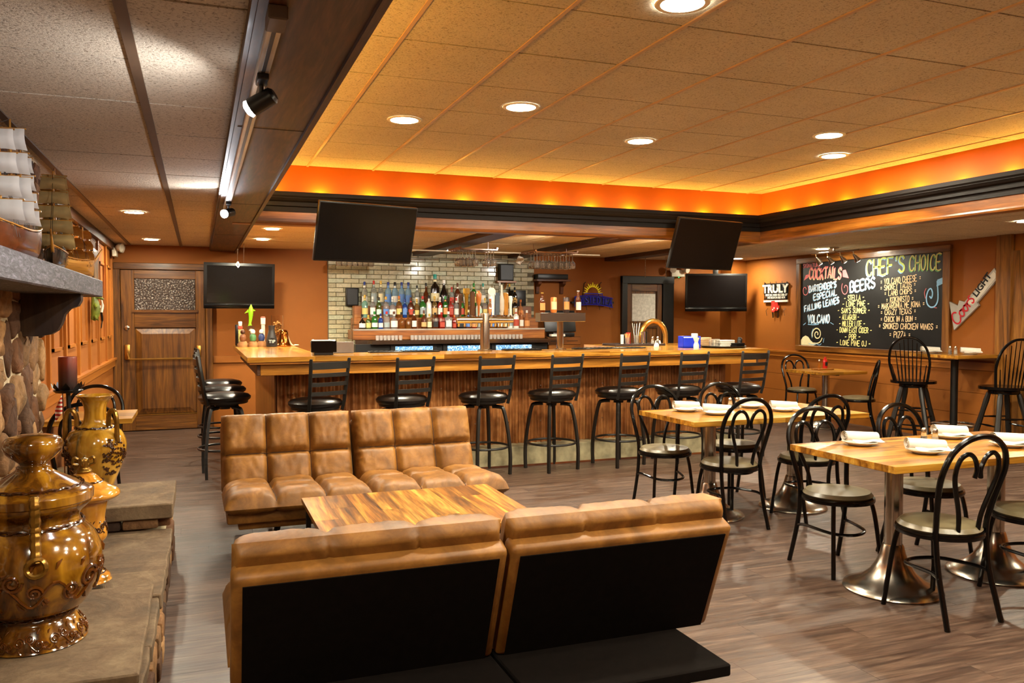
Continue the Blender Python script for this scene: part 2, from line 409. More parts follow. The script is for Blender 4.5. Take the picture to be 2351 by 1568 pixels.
# ---------------------------------------------------------------- ceilings of separate tiles
def ceiling(xs, ys, z, mtl, label, runner=None, rw=.024, rdrop=.008, dark='#1d140d'):
    back = struct(MB().box(xs[0], xs[-1], ys[0], ys[-1], z+.02, z+.06).build('ceiling', mat('ceiling_void'+label[:6], dark), smooth=0), label)
    cache = {}
    for i in range(len(xs)-1):
        for j in range(len(ys)-1):
            w_, d_ = round(xs[i+1]-xs[i], 3), round(ys[j+1]-ys[j], 3)
            if (w_, d_) not in cache:
                g = .006
                cache[(w_, d_)] = MB().box(-w_/2+g, w_/2-g, -d_/2+g, d_/2-g, 0, .02).mesh('ceiling_tile', mtl, 0)
            inst('ceiling_tile', cache[(w_, d_)], back, ((xs[i]+xs[i+1])/2, (ys[j]+ys[j+1])/2, z+random.uniform(0, .002)))
    if runner:
        for x in xs[1:-1]:
            MB().box(x-rw/2, x+rw/2, ys[0], ys[-1], z-rdrop, z+.005).build('grid_runner', runner, back, 0)
    return back
def steps(a, b_, s, first=None):
    r = [a]; x = a+(first or s)
    while x < b_-.08: r.append(x); x += s
    r.append(b_); return [round(q, 3) for q in r]
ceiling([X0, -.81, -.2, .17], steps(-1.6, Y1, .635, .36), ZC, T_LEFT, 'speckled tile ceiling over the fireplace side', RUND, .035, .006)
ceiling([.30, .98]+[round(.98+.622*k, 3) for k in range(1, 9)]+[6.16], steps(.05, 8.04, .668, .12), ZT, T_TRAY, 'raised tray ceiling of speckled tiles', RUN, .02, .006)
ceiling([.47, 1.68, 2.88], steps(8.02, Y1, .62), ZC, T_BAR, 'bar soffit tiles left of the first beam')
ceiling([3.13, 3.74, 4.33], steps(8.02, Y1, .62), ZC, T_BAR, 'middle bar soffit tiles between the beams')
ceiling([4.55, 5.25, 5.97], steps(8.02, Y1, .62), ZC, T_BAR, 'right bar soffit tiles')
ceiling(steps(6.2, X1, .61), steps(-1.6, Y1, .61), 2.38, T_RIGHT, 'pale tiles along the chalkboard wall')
struct(MB().box(.47, 6.2, Y0, .05, ZC, ZC+.05).build('ceiling', T_TRAY, smooth=0), 'low ceiling behind the tray')
struct(MB().box(X0-.12, X1+.12, Y0, Y1+.1, 3.0, 3.1).build('ceiling', BLACK, smooth=0), 'closed deck over the ceilings')
# main beam with mouldings
bmn = struct(MB().box(.16, .47, Y0, Y1, 2.335, 2.52).build('trim_7', OAKY, smooth=0), 'big boxed oak beam running to the far wall')
MB().box(.145, .172, Y0, Y1, 2.345, 2.40).build('edge_moulding', OAKY, bmn, 0)
MB().box(.46, .485, Y0, Y1, 2.32, 2.42).build('edge_moulding', OAKY, bmn, 0)
for y in (1.0, 3.9, 6.6, 9.2): MB().box(.172, .46, y-.001, y+.001, 2.3335, 2.336).build('joint', BLACK, bmn, 0)
# cove walls and crown
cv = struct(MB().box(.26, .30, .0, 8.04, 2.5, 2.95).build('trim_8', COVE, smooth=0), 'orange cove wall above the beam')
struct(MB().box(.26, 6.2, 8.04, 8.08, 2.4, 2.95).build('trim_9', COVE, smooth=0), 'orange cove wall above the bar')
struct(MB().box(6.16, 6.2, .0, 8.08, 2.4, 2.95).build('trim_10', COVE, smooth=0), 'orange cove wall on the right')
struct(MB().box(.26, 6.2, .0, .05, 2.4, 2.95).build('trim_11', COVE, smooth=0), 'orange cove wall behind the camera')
YT, XT = 7.93, 6.06
def sweep(prof, mtl, name, ya=.05):
    mb = MB(); n = len(prof); vs = []
    for st in range(3):
        for (d, z) in prof:
            vs.append(((.30, YT-d, z), (XT-d, YT-d, z), (XT-d, ya, z))[st])
    fs = []
    for st in range(2):
        for i in range(n):
            j = (i+1) % n; fs.append((st*n+i, st*n+j, (st+1)*n+j, (st+1)*n+i))
    fs += [tuple(range(n)), tuple(range(3*n-1, 2*n-1, -1))]
    mb.add(vs, fs); return struct(mb.build(name, mtl, smooth=0))
crown = sweep([(-.02, 2.45), (.015, 2.45), (.015, 2.495), (.05, 2.50), (.05, 2.535), (.09, 2.545), (.13, 2.585), (.13, 2.62), (.115, 2.62), (.115, 2.565), (-.11, 2.565), (-.11, 2.54), (-.02, 2.54)], EBONY, 'trim_12')
crown['label'] = 'black stepped crown ledge hiding the cove lights'
FP = [(-.14, 2.33), (0, 2.33), (.004, 2.345), (0, 2.36), (0, 2.45), (-.02, 2.45), (-.02, 2.38), (-.14, 2.38)]
for nm, m_, ends in (('trim_13', OAKX, (0, 1)), ('trim_24', OAKYH, (1, 2))):
    vs = [((.30, YT-d, z), (XT-d, YT-d, z), (XT-d, .05, z))[e] for e in ends for (d, z) in FP]; n = len(FP)
    fs = [(i, (i+1) % n, n+(i+1) % n, n+i) for i in range(n)]+[tuple(range(n)), tuple(range(2*n-1, n-1, -1))]
    struct(MB().add(vs, fs).build(nm, m_, smooth=0), 'honey oak fascia under the crown '+('above the bar' if ends[0] == 0 else 'along the right'))
# bar soffit beams
for k, (a, b_) in enumerate(((2.88, 3.13), (4.33, 4.55), (5.97, 6.2))):
    struct(MB().box(a, b_, 8.06, Y1, 2.335, 2.45).build('trim_%d' % (14+k), OAKY, smooth=0), ['first oak beam over the bar', 'second oak beam over the bar', 'oak beam at the right end of the bar soffit'][k])
# ---------------------------------------------------------------- cove lights
for i in range(12): point('cove_lamp', (.62+.475*i, 7.995, 2.595), P_COVE, AMBER)
for i in range(17): point('cove_lamp', (6.115, 7.62-.46*i, 2.595), P_COVE, AMBER)
for i in range(16): point('cove_lamp', (.36, 7.6-.48*i, 2.56), P_COVE*1.15, AMBER)

# ---------------------------------------------------------------- recessed downlights
RIM = mat('downlight_rim', '#e8e2d6', var=.02, rough=.5)
rim_me = MB().lathe([(.085, 0), (.105, 0), (.108, .004), (.105, .008), (.085, .006), (.085, 0)], 28, caps=False).mesh('trim_ring', RIM)
len_mb = MB().lathe([(0, .002), (.087, .002), (.087, .006), (0, .006)], 28)
LENSES = {}
def downlight(x, y, z, label, power, s=1.0):
    k = (power, s)
    if k not in LENSES:
        st = power/(PI*PI*(.087*s)**2)
        LENSES[k] = len_mb.mesh('lens', emis('downlight_lens_%g_%g' % k, WARM, st))
    r = thing('recessed_light', label, 'ceiling light', (x, y, z-.008), 0, 'recessed ceiling lights')
    inst('trim_ring', rim_me, r, (0, 0, 0), None, (s, s, 1)); inst('lens', LENSES[k], r, (0, 0, 0), None, (s, s, 1))
TR = [(1.4, 5.88, 'leftmost round downlight of the raised ceiling'), (2.05, 5.24, 'round downlight second from left in the raised ceiling'),
      (3.35, 5.92, 'round downlight in the middle of the raised ceiling'), (2.05, 3.25, 'largest round downlight, cut by the top edge'),
      (4.62, 5.21, 'higher one of the two right downlights'), (5.25, 5.86, 'lower one of the two right downlights, nearest the cove'),
      (3.4, 1.9, 'unseen fill downlight added in front of the dining tables'), (5.0, 2.9, 'unseen fill downlight added above the front table'), (2.05, 1.3, 'unseen fill downlight added behind the sofa'), (4.1, 1.3, 'unseen fill downlight added at the front right')]  # this last row lies out of frame, added to fill the near area
for x, y, l in TR: downlight(x, y, ZT, l, P_TRAY, 1.15)
for x, y, l in ((-.51, 7.9, 'nearer downlight in the left ceiling'), (-.51, 10.69, 'farther downlight in the left ceiling before the door'), (-.5, 1.2, 'unseen fill downlight added by the fireplace')):  # the fireplace one is out of view, added for fill light
    downlight(x, y, ZC, l, P_LOW, .9)
for x, y, l in ((.73, 8.95, 'nearer of the two small downlights beside the beam'), (.72, 10.22, 'farther of the two small downlights beside the beam'),
                (1.9, 8.25, 'hidden downlight over the left bar front'), (3.75, 8.25, 'hidden downlight over the middle of the bar'), (5.3, 8.25, 'hidden downlight over the right of the bar')):
    downlight(x, y, ZC, l, P_BAR, .75)
for x, y, l in ((7.82, 8.92, 'downlight above the chalkboard'), (7.91, 10.91, 'small far downlight in the pale right ceiling'), (7.3, 5.6, 'unseen fill downlight added by the oak door'), (7.3, 2.6, 'unseen fill downlight added at the right')):  # the last pair is unseen, put in as extra fill
    downlight(x, y, 2.38, l, P_LOW, .9)

# ---------------------------------------------------------------- far door with pebbled glass and push bar
DW = wood('door_oak', '#351c07', '#61390f', '#7d4f18', 'z', 9, .4, .1, fine=.4, dist=1.4)
DH = wood('door_oak_rail', '#351c07', '#61390f', '#7d4f18', 'x', 9, .36, .25, fine=.5, dist=1.6)
d1 = struct(MB().box(-.92, .085, Y1-.035, Y1, .01, 2.07).build('door_1', DW, smooth=0), 'dark oak door with a pebbled glass light')
for (a, b_, c, d, m_) in ((-.92, -.765, .01, 2.07, DW), (-.03, .085, .01, 2.07, DW)):
    MB().rbox(a, b_, Y1-.06, Y1-.03, c, d, .004, 1).build('stile', m_, d1, 30)
for (c, d) in ((1.96, 2.07), (1.33, 1.55), (.01, .20)):
    MB().rbox(-.765, -.03, Y1-.06, Y1-.03, c, d, .004, 1).build('rail', DH, d1, 30)
# raised panel with sloped shoulders
MB().add([(-.755, Y1-.04, .22), (-.04, Y1-.04, .22), (-.04, Y1-.04, 1.32), (-.755, Y1-.04, 1.32), (-.68, Y1-.066, .29), (-.115, Y1-.066, .29), (-.115, Y1-.066, 1.25), (-.68, Y1-.066, 1.25)],
         [(4, 5, 6, 7), (0, 1, 5, 4), (1, 2, 6, 5), (2, 3, 7, 6), (3, 0, 4, 7)]).build('raised_panel', DW, d1, 0)
MB().box(-.79, -.005, Y1-.078, Y1-.055, 1.525, 1.56).build('glazing_bead', DH, d1, 0)
MB().box(-.765, -.03, Y1-.064, Y1-.05, .2, .215).build('kick_strip', BRASS, d1, 0)
pg, t, b = nt('pebbled_glass'); setb(b, rough=.18, spec=.6)
v = vec(t, 'Object', (1, 1, 1)); vo = nd(t, 'ShaderNodeTexVoronoi'); vo.inputs['Scale'].default_value = 42; t.links.new(v, vo.inputs['Vector'])
rr = ramp(t, vo.outputs['Distance'], [(.06, '#d0cac0'), (.22, '#7c726a'), (.5, '#453d39')]); t.links.new(rr.outputs[0], b.inputs['Base Color']); bump(t, b, vo.outputs['Distance'], .9, .02)
gp = MB().box(-.755, -.04, Y1-.055, Y1-.045, 1.56, 1.955).build('pane', pg, d1, 0)
bar_ = MB().tube(smoothpath([(-.85, Y1-.07, 1.02), (-.83, Y1-.12, .95), (-.78, Y1-.13, .93), (-.2, Y1-.13, .93), (-.05, Y1-.13, .93), (-.01, Y1-.09, .97)], 5), .012, 8).build('push_bar', BRASS, d1)
MB().rbox(-.885, -.815, Y1-.09, Y1-.055, .92, 1.12, .02).build('latch_plate', BRASS, bar_)
MB().rbox(-.03, .03, Y1-.09, Y1-.055, .92, 1.10, .02).build('latch_plate', BRASS, bar_)
MB().lathe([(0, 0), (.03, 0), (.03, .012), (.018, .02), (0, .022)], 16, M=Matrix.Translation((-.85, Y1-.06, 1.33)) @ Matrix.Rotation(PI/2, 4, 'X')).build('deadbolt', STEEL, d1)
for (a, b_) in ((-1.02, -.925), (.09, .175)): struct(MB().rbox(a, b_, Y1-.075, Y1, 0, 2.15, .006, 1).build('trim_17' if a < -1 else 'trim_18', DW, smooth=30), 'oak casing of the far door, '+('left' if a < -1 else 'right')+' jamb')
struct(MB().rbox(-1.0, .18, Y1-.09, Y1, 2.075, 2.16, .006, 1).build('trim_19', DH, smooth=30), 'oak head casing of the far door')

# ---------------------------------------------------------------- door behind the bar with frosted glass
d2 = struct(MB().box(6.34, 6.98, Y1-.03, Y1, .01, 1.98).build('door_2', DW, smooth=0), 'oak door with a square frosted pane behind the bar')
for (a, b_) in ((6.34, 6.43), (6.89, 6.98)): MB().rbox(a, b_, Y1-.05, Y1-.025, .01, 1.98, .004, 1).build('stile', DW, d2, 30)
for (c, d) in ((1.87, 1.98), (1.28, 1.37), (.85, .97)): MB().rbox(6.43, 6.89, Y1-.05, Y1-.025, c, d, .004, 1).build('rail', DH, d2, 30)
MB().box(6.41, 6.91, Y1-.065, Y1-.04, 1.36, 1.395).build('glazing_bead', DH, d2, 0)
fr = mat('frosted_glass', '#c9c6bd', var=.22, vs=26, rough=.5, bmp=.4, bs=60)
MB().box(6.44, 6.86, Y1-.045, Y1-.035, 1.395, 1.83).build('pane', fr, d2, 0)
for k, (a, b_, c, d) in enumerate(((6.25, 6.345, 0, 2.10), (6.99, 7.19, 0, 2.10))):
    struct(MB().rbox(a, b_, Y1-.07, Y1, c, d, .005, 1).build('trim_%d' % (20+k), BLACK, smooth=30), 'black casing of the door behind the bar, '+('left' if k == 0 else 'right'))
struct(MB().rbox(6.25, 7.19, Y1-.08, Y1, 1.99, 2.11, .005, 1).build('trim_22', BLACK, smooth=30), 'black head casing of the door behind the bar')
struct(MB().box(8.12, 8.4, 11.35, Y1, 0, ZC).build('trim_23', ORANGE, smooth=0), 'orange boxed column in the far right corner')

# ---------------------------------------------------------------- glazed brick panel
BR, t, b = nt('glazed_brick'); setb(b, rough=.3, spec=.6, coat=.25)
v = vec(t, 'World', (1, 1, 1)); oi = nd(t, 'ShaderNodeObjectInfo')
f = noise(t, v, 22, 5, .8, .7)
r1 = ramp(t, oi.outputs['Random'], [(0, '#a89c7a'), (.4, '#c0b48e'), (.7, '#b4b698'), (1, '#cbbf9c')])
c_ = mixc(t, .5, r1.outputs[0], ramp(t, f, [(.3, '#6b6a58'), (.55, '#e0dcc8')]).outputs[0], 'MULTIPLY')
t.links.new(c_, b.inputs['Base Color']); bump(t, b, f, .6, .012)
MORTAR = mat('dark_mortar', '#6b6350', var=.2, vs=30, rough=.95)
bk = struct(MB().box(1.68, 4.76, Y1-.03, Y1, 0, 2.385).build('wall_brick', MORTAR, smooth=0), 'glazed grey brick panel behind the bar')
BW, BH = .212, .0635
b_full = MB().rbox(-BW/2+.003, BW/2-.003, -.018, .012, -BH/2+.003, BH/2-.003, .004, 1).mesh('brick', BR, 30)
b_half = MB().rbox(-BW/4+.003, BW/4-.003, -.018, .012, -BH/2+.003, BH/2-.003, .004, 1).mesh('brick', BR, 30)
nb = 0; rest = MB()
for row in range(37):
    z = 2.38-BH/2-row*BH; x = 1.684; odd = row % 2
    seq = ([BW/2] if odd else [])+[BW]*14
    for w_ in seq:
        if x+w_ > 4.765: w_ = 4.765-x
        if w_ < .03: continue
        if row < 20:
            inst('brick', b_full if w_ > .15 else b_half, bk, (x+w_/2, Y1-.03+random.uniform(-.003, .003), z), None, (1 if abs(w_-BW) < .01 else w_/(BW if w_ > .15 else BW/2), 1, 1)); nb += 1
        else: rest.box(x+.004, x+w_-.004, Y1-.048, Y1-.02, z-BH/2+.004, z+BH/2-.004)
        x += w_
o = rest.build('brick_courses', BR, bk, 0); o['kind'] = 'stuff'

# ---------------------------------------------------------------- the bar counter
STV = wood('acacia_stave_x', '#74430f', '#bb8430', '#dcae58', 'x', 9, .22, .5, rnd=True, fine=.3, bmp=.03)
STVY = wood('acacia_stave_y', '#74430f', '#bb8430', '#dcae58', 'y', 9, .22, .5, rnd=True, fine=.3, bmp=.03)
BT, BB = 1.128, 1.085
YF, YI = 7.45, 8.12      # front and inner edge of the counter
bar = thing('bar_counter', 'long U-shaped bar with glossy butcher block top and corrugated metal front', 'bar', (0, 0, 0))
top = MB().box(.41, 5.80, YF+.01, YI-.01, BB-.02, BB+.01).box(.41, 1.03, YI-.02, 10.55, BB-.02, BB+.01).box(4.5, 5.80, YI-.02, 9.3, BB-.02, BB+.01).build('counter_top', OAKX, bar, 0)
rows = 9; wv = (YI-YF)/rows
for i in range(rows):
    x = .39; y0 = YF+i*wv
    while x < 5.80:
        L = random.uniform(.45, 1.1); e = min(x+L, 5.82)
        if 5.82-e < .2: e = 5.82
        MB().box(x+.0004, e-.0004, y0+.0004, y0+wv-.0004, BB, BT).build('stave', STV, top, 0); x = e
for (xa, xb, ye) in ((.39, 1.05, 10.58), (4.48, 5.82, 9.3)):
    n = 9 if xa < 1 else 18; wx = (xb-xa)/n
    for i in range(n):
        y = YI
        while y < ye-.01:
            L = random.uniform(.4, .9); e = min(y+L, ye)
            if ye-e < .2: e = ye
            MB().box(xa+i*wx+.0004, xa+(i+1)*wx-.0004, y+.0004, e-.0004, BB, BT).build('stave', STVY, top, 0); y = e
APR = wood('honey_apron', '#7a4a14', '#b4762a', '#cf9a48', 'x', 5, .28, .4, fine=.35, dist=2)
MB().rbox(.50, 5.70, YF+.055, YF+.085, .965, BB-.02, .004, 1).build('apron', APR, bar, 30)
MB().rbox(.47, .50, YF+.055, 10.5, .965, BB-.02, .004, 1).build('apron', OAKY, bar, 30)
MB().rbox(5.70, 5.73, YF+.055, 9.28, .965, BB-.02, .004, 1).build('apron', OAKY, bar, 30)
body = MB().box(.66, 5.5, 7.80, 7.86, 0, 1.07).box(.66, .72, 7.80, 10.5, 0, 1.07).box(5.44, 5.5, 7.80, 9.25, 0, 1.07).build('counter_wall', OAKZ, bar, 0)
CORR, t, b = nt('corrugated_bronze'); setb(b, rough=.45, metal=.3, spec=.5)
v = vec(t, 'World', (3, 3, .4)); f = noise(t, v, 2, 3, .3); f2 = noise(t, vec(t, 'World', (1, 1, 1)), 14, 4)
c_ = mixc(t, .5, ramp(t, f, [(.3, '#7c4a24'), (.5, '#9c6434'), (.7, '#b67e4a')]).outputs[0], ramp(t, f2, [(.35, '#b09a88'), (.6, '#ffffff')]).outputs[0], 'MULTIPLY')
t.links.new(c_, b.inputs['Base Color'])
x = .66
while x < 5.49:
    e = min(x+.70, 5.5); n = int((e-x)/.0075)
    def cf(u, w_, x=x, e=e):
        X = x+u*(e-x); return (X, 7.775+.015*sin(2*PI*X/.0685)-(.004 if int((x-.66)/.70) % 2 else 0), .2+w_*.78)
    MB().grid(cf, n, 1).build('corrugated_sheet', CORR, bar, 60); x = e
for x in [.8+.35*i for i in range(14)]:
    for z in (.42, .78): MB().lathe([(.007, 0), (.006, .004), (0, .006)], 8, M=Matrix.Translation((x, 7.758, z)) @ Matrix.Rotation(PI/2, 4, 'X')).build('screw', STEEL, bar)
KICK = mat('weathered_kick_stone', '#8f8568', var=.45, vs=7, rough=.85, bmp=.3, bs=30)
MB().rbox(.70, 5.46, 7.58, 7.80, 0, .20, .006, 1).build('kick_board', KICK, bar, 30)
MB().box(.70, 5.46, 7.572, 7.582, 0, .018).build('kick_bead', OAK, bar, 0)
MB().box(.64, .665, 7.80, 10.5, .12, .965).build('side_panel', OAKZ, bar, 0)

# ---------------------------------------------------------------- back bar
bb = thing('back_bar', 'black back bar cabinet with steel counter, wooden riser and lit coolers', 'back bar', (0, 0, 0))
BLK2 = mat('back_bar_black', '#0d0b0a', rough=.4)
MB().box(1.95, 4.72, 11.02, 11.5, 0, 1.10).build('cabinet', BLK2, bb, 0)
MB().box(2.15, 4.72, 10.90, 11.5, 1.10, 1.155).box(1.95, 2.2, 11.05, 11.5, 1.10, 1.155).build('steel_counter', STEEL, bb, 0)
RIS = wood('riser_oak', '#5a2e0e', '#97571f', '#b8752f', 'x', 6, .35, .2)
MB().rbox(1.93, 4.70, 11.06, 11.5, 1.16, 1.29, .004, 1).build('riser', RIS, bb, 30)
MB().rbox(1.97, 4.66, 11.22, 11.5, 1.29, 1.455, .003, 1).build('tier', RIS, bb, 30)
MB().rbox(2.0, 4.62, 11.38, 11.52, 1.455, 1.62, .003, 1).build('tier', RIS, bb, 30)
RAIL_G = glass('acrylic_edge', '#f0e6d8', .1, .6)
MB().box(1.93, 4.70, 11.055, 11.065, 1.285, 1.305).build('ledge_lip', RAIL_G, bb, 0)
ICE, t, b = nt('lit_cooler_inside'); setb(b, rough=.3)
v = vec(t, 'World', (1, 1, 1)); f = noise(t, v, 28, 4, 1.5)
r1 = ramp(t, f, [(.3, '#1a4a86'), (.5, '#6aa6d8'), (.68, '#e8f6ff')])
t.links.new(r1.outputs[0], b.inputs['Base Color']); t.links.new(r1.outputs[0], b.inputs['Emission Color']); b.inputs['Emission Strength'].default_value = .75
for k, (a, b_) in enumerate(((2.48, 3.0), (3.21, 3.75), (3.92, 4.46))):
    MB().box(a-.06, b_+.06, 10.985, 11.02, .25, 1.09).build('cooler_door', BLK2, bb, 0)
    MB().box(a, b_, 10.98, 10.987, .35, 1.07).build('cooler_glass', ICE, bb, 0)
MB().tube([(1.9, 10.98, 1.12), (1.9, 10.98, 1.36), (1.9, 11.04, 1.36), (1.98, 11.1, 1.36)], .005, 6).tube([(1.9, 10.98, 1.30), (1.98, 11.1, 1.30)], .004, 6).build('wire_rack', STEEL, bb)

# ---------------------------------------------------------------- bottles
def bottle_prof(kind, h, r):
    if kind == 'wine': return [(0, 0), (r, 0), (r, .58*h), (r*.9, .66*h), (r*.4, .76*h), (r*.34, .8*h), (r*.34, h), (0, h)]
    if kind == 'champ': return [(0, 0), (r, 0), (r, .42*h), (r*.85, .55*h), (r*.5, .7*h), (r*.33, .85*h), (r*.36, h), (0, h)]
    if kind == 'squat': return [(0, 0), (r, 0), (r*1.05, .1*h), (r*1.05, .5*h), (r*.8, .62*h), (r*.32, .68*h), (r*.3, h), (0, h)]
    if kind == 'flask': return [(0, 0), (r*1.1, 0), (r*1.15, .35*h), (r*.95, .58*h), (r*.4, .7*h), (r*.3, .74*h), (r*.3, h), (0, h)]
    return [(0, 0), (r, 0), (r, .66*h), (r*.86, .73*h), (r*.36, .8*h), (r*.32, .84*h), (r*.32, h), (0, h)]
def bottle(name, kind, h, r, gl, cap, lab, label, loc, group, emblem=None, half=False):
    t = thing(name, label, 'bottle', loc, random.uniform(-.12, .12), group)
    p = bottle_prof(kind, h*.93, r)
    sq = kind == 'square'
    if sq:
        body = MB().rbox(-r, r, -r*.8, r*.8, 0, h*.68, r*.25, 2).lathe([(r*.6, h*.66), (r*.36, h*.74), (r*.32, h*.78), (r*.32, h*.93), (0, h*.93)], 12)
    else: body = MB().lathe(p, 14)
    body.build('glass', gl, t)
    if lab and kind in ('std', 'squat', 'wine'): MB().lathe([(r*.385, h*.76), (r*.385, h*.83)], 12, caps=False).build('neck_band', lab if lab != gl else cap, t)
    MB().lathe([(0, h*.86), (r*.40, h*.86), (r*.40, h*.99), (r*.34, h), (0, h)], 12).build('cap', cap, t)
    if lab:
        z0, z1 = (.15*h, random.uniform(.38, .5)*h)
        if sq: MB().box(-r*.8, r*.8, -r*.83, -r*.79, z0, z1).build('label', lab, t, 0)
        else:
            rr = r*1.02 if kind not in ('flask', 'squat') else r*1.16
            MB().grid(lambda u, w_: (rr*cos(R(200+u*140)), rr*sin(R(200+u*140)), z0+w_*(z1-z0)), 10, 1).build('label', lab, t)
    return t
G = {'clear': glass('bottle_clear', '#f2f6f4', .03, .88), 'blue': glass('bottle_blue', '#a9d0ea', .03, .6), 'deepblue': glass('bottle_deep_blue', '#2f5fc0', .04, .7),
     'green': glass('bottle_green', '#4cae44', .04, .8), 'dark': mat('bottle_dark', '#140c08', rough=.08, coat=.5), 'amber': glass('bottle_amber', '#d99a44', .03, .9),
     'brown': glass('bottle_brown', '#6a3212', .04, .5), 'gold': glass('bottle_gold', '#e6c270', .03, .9), 'olive': glass('bottle_olive', '#6a7a28', .04, .7),
     'red': glass('bottle_red', '#b2301c', .04, .6), 'white': mat('bottle_white', '#e2dfd6', rough=.15, coat=.4), 'teal': glass('bottle_teal', '#9fd6c4', .04, .7), 'peach': glass('bottle_peach', '#eaa774', .05, .7)}
CAPM = {k: mat('cap_'+k, c, rough=.35) for k, c in {'black': '#100e0c', 'blue': '#1c2f78', 'red': '#b02218', 'gold': '#c9a03c', 'white': '#e8e4da', 'green': '#1d7a2a', 'teal': '#2f8f80', 'brown': '#5a3216', 'silver': '#a9a7a2', 'orange': '#d0752c'}.items()}
LABM = {k: mat('label_'+k, c, rough=.6, var=.06) for k, c in {'white': '#e4dfd2', 'cream': '#e2d6a8', 'black': '#171412', 'red': '#b4452f', 'yellow': '#d8bf70', 'tan': '#c9a66a', 'blue': '#5f86c4', 'grey': '#9aa6a6', 'orange': '#d39054', 'mint': '#bfe0cc'}.items()}
tiers = [('front', 11.13, 1.292), ('middle', 11.30, 1.457), ('top', 11.44, 1.622)]
# (px in crop of the shelf, height, radius, kind, glass, cap, label)
TOP = [(458, .33, .038, 'std', 'clear', 'blue', 'white'), (558, .345, .038, 'std', 'clear', 'red', 'grey'), (634, .345, .036, 'std', 'clear', 'gold', 'cream'), (715, .33, .042, 'std', 'blue', 'blue', 'blue'),
       (790, .33, .042, 'std', 'blue', 'black', 'white'), (858, .33, .042, 'std', 'blue', 'blue', 'blue'), (925, .33, .042, 'std', 'blue', 'blue', 'blue'), (1024, .29, .034, 'std', 'clear', 'black', 'white'),
       (1120, .325, .036, 'flask', 'brown', 'black', None), (1217, .45, .062, 'wine', 'dark', 'teal', 'cream'), (1313, .37, .055, 'champ', 'dark', 'white', None), (1398, .27, .034, 'std', 'clear', 'red', 'red'), (1460, .33, .035, 'std', 'brown', 'brown', 'white'),
       (1545, .29, .034, 'std', 'clear', 'silver', 'white'), (1635, .33, .036, 'std', 'green', 'green', 'yellow'), (1735, .33, .036, 'std', 'clear', 'teal', 'white'), (1812, .28, .034, 'std', 'white', 'white', 'grey'), (1915, .35, .036, 'champ', 'clear', 'white', 'white'), (2022, .33, .036, 'champ', 'dark', 'gold', 'white'), (2075, .28, .036, 'wine', 'dark', 'black', 'tan')]
MID = [(460, .31, .04, 'std', 'teal', 'gold', 'yellow'), (545, .29, .036, 'std', 'clear', 'white', 'white'), (612, .28, .034, 'std', 'olive', 'black', 'mint'), (690, .29, .04, 'std', 'clear', 'gold', 'blue'), (790, .29, .042, 'squat', 'clear', 'white', 'white'), (858, .30, .038, 'std', 'amber', 'orange', 'yellow'),
       (925, .26, .034, 'std', 'deepblue', 'blue', 'blue'), (966, .28, .04, 'std', 'brown', 'brown', 'red'), (1024, .26, .034, 'std', 'gold', 'gold', 'yellow'), (1076, .30, .042, 'std', 'green', 'red', 'grey'), (1150, .31, .036, 'std', 'white', 'black', 'white'), (1217, .30, .036, 'std', 'gold', 'gold', 'tan'), (1268, .29, .034, 'std', 'red', 'white', 'white'),
       (1312, .30, .034, 'std', 'green', 'green', 'orange'), (1375, .27, .036, 'square', 'red', 'red', 'red'), (1430, .28, .034, 'std', 'clear', 'red', 'white'), (1490, .28, .036, 'std', 'green', 'black', 'red'), (1545, .27, .034, 'std', 'amber', 'gold', 'cream'), (1602, .27, .034, 'std', 'clear', 'white', 'red'),
       (1688, .28, .042, 'squat', 'white', 'white', 'mint'), (1755, .28, .034, 'std', 'clear', 'gold', 'yellow'), (1812, .27, .034, 'std', 'peach', 'orange', 'orange'), (1875, .27, .036, 'std', 'clear', 'blue', 'blue'), (1945, .28, .034, 'std', 'clear', 'white', 'grey'), (2022, .29, .036, 'std', 'gold', 'blue', 'white'), (2075, .29, .038, 'wine', 'dark', 'gold', 'tan'), (2140, .26, .036, 'flask', 'peach', 'orange', 'orange')]
FRO = [(447, .21, .038, 'flask', 'dark', 'black', 'white'), (505, .20, .034, 'std', 'olive', 'gold', 'yellow'), (565, .25, .04, 'std', 'green', 'green', 'white'), (622, .22, .032, 'std', 'deepblue', 'blue', 'white'), (680, .25, .04, 'std', 'clear', 'red', 'grey'), (775, .25, .042, 'squat', 'clear', 'brown', 'white'), (872, .24, .04, 'squat', 'amber', 'black', None), (916, .24, .04, 'squat', 'amber', 'black', None),
       (985, .26, .034, 'wine', 'brown', 'black', 'white'), (1108, .265, .036, 'wine', 'brown', 'brown', 'tan'), (1160, .22, .032, 'std', 'gold', 'gold', 'cream'), (1212, .235, .04, 'square', 'brown', 'black', 'black'), (1280, .24, .04, 'square', 'red', 'red', 'red'), (1366, .25, .046, 'square', 'clear', 'white', 'white'), (1430, .2, .03, 'std', 'red', 'orange', 'red'), (1476, .22, .044, 'square', 'dark', 'black', 'black'), (1580, .24, .04, 'std', 'brown', 'black', 'blue'), (1640, .22, .036, 'std', 'red', 'brown', 'orange'), (1690, .22, .036, 'std', 'clear', 'white', 'grey'),
       (1760, .22, .034, 'std', 'amber', 'black', 'tan'), (1835, .24, .04, 'std', 'amber', 'blue', 'blue'), (1918, .24, .042, 'square', 'amber', 'white', 'white'), (1968, .22, .032, 'std', 'brown', 'black', 'cream'), (2025, .30, .038, 'std', 'white', 'blue', 'grey'), (2088, .29, .042, 'std', 'white', 'white', 'red'), (2146, .27, .032, 'champ', 'peach', 'orange', 'white'), (2205, .27, .040, 'champ', 'peach', 'white', 'orange')]
KN = {'std': 'tall', 'wine': 'wine', 'champ': 'sparkling wine', 'squat': 'squat', 'flask': 'bulbous', 'square': 'square'}
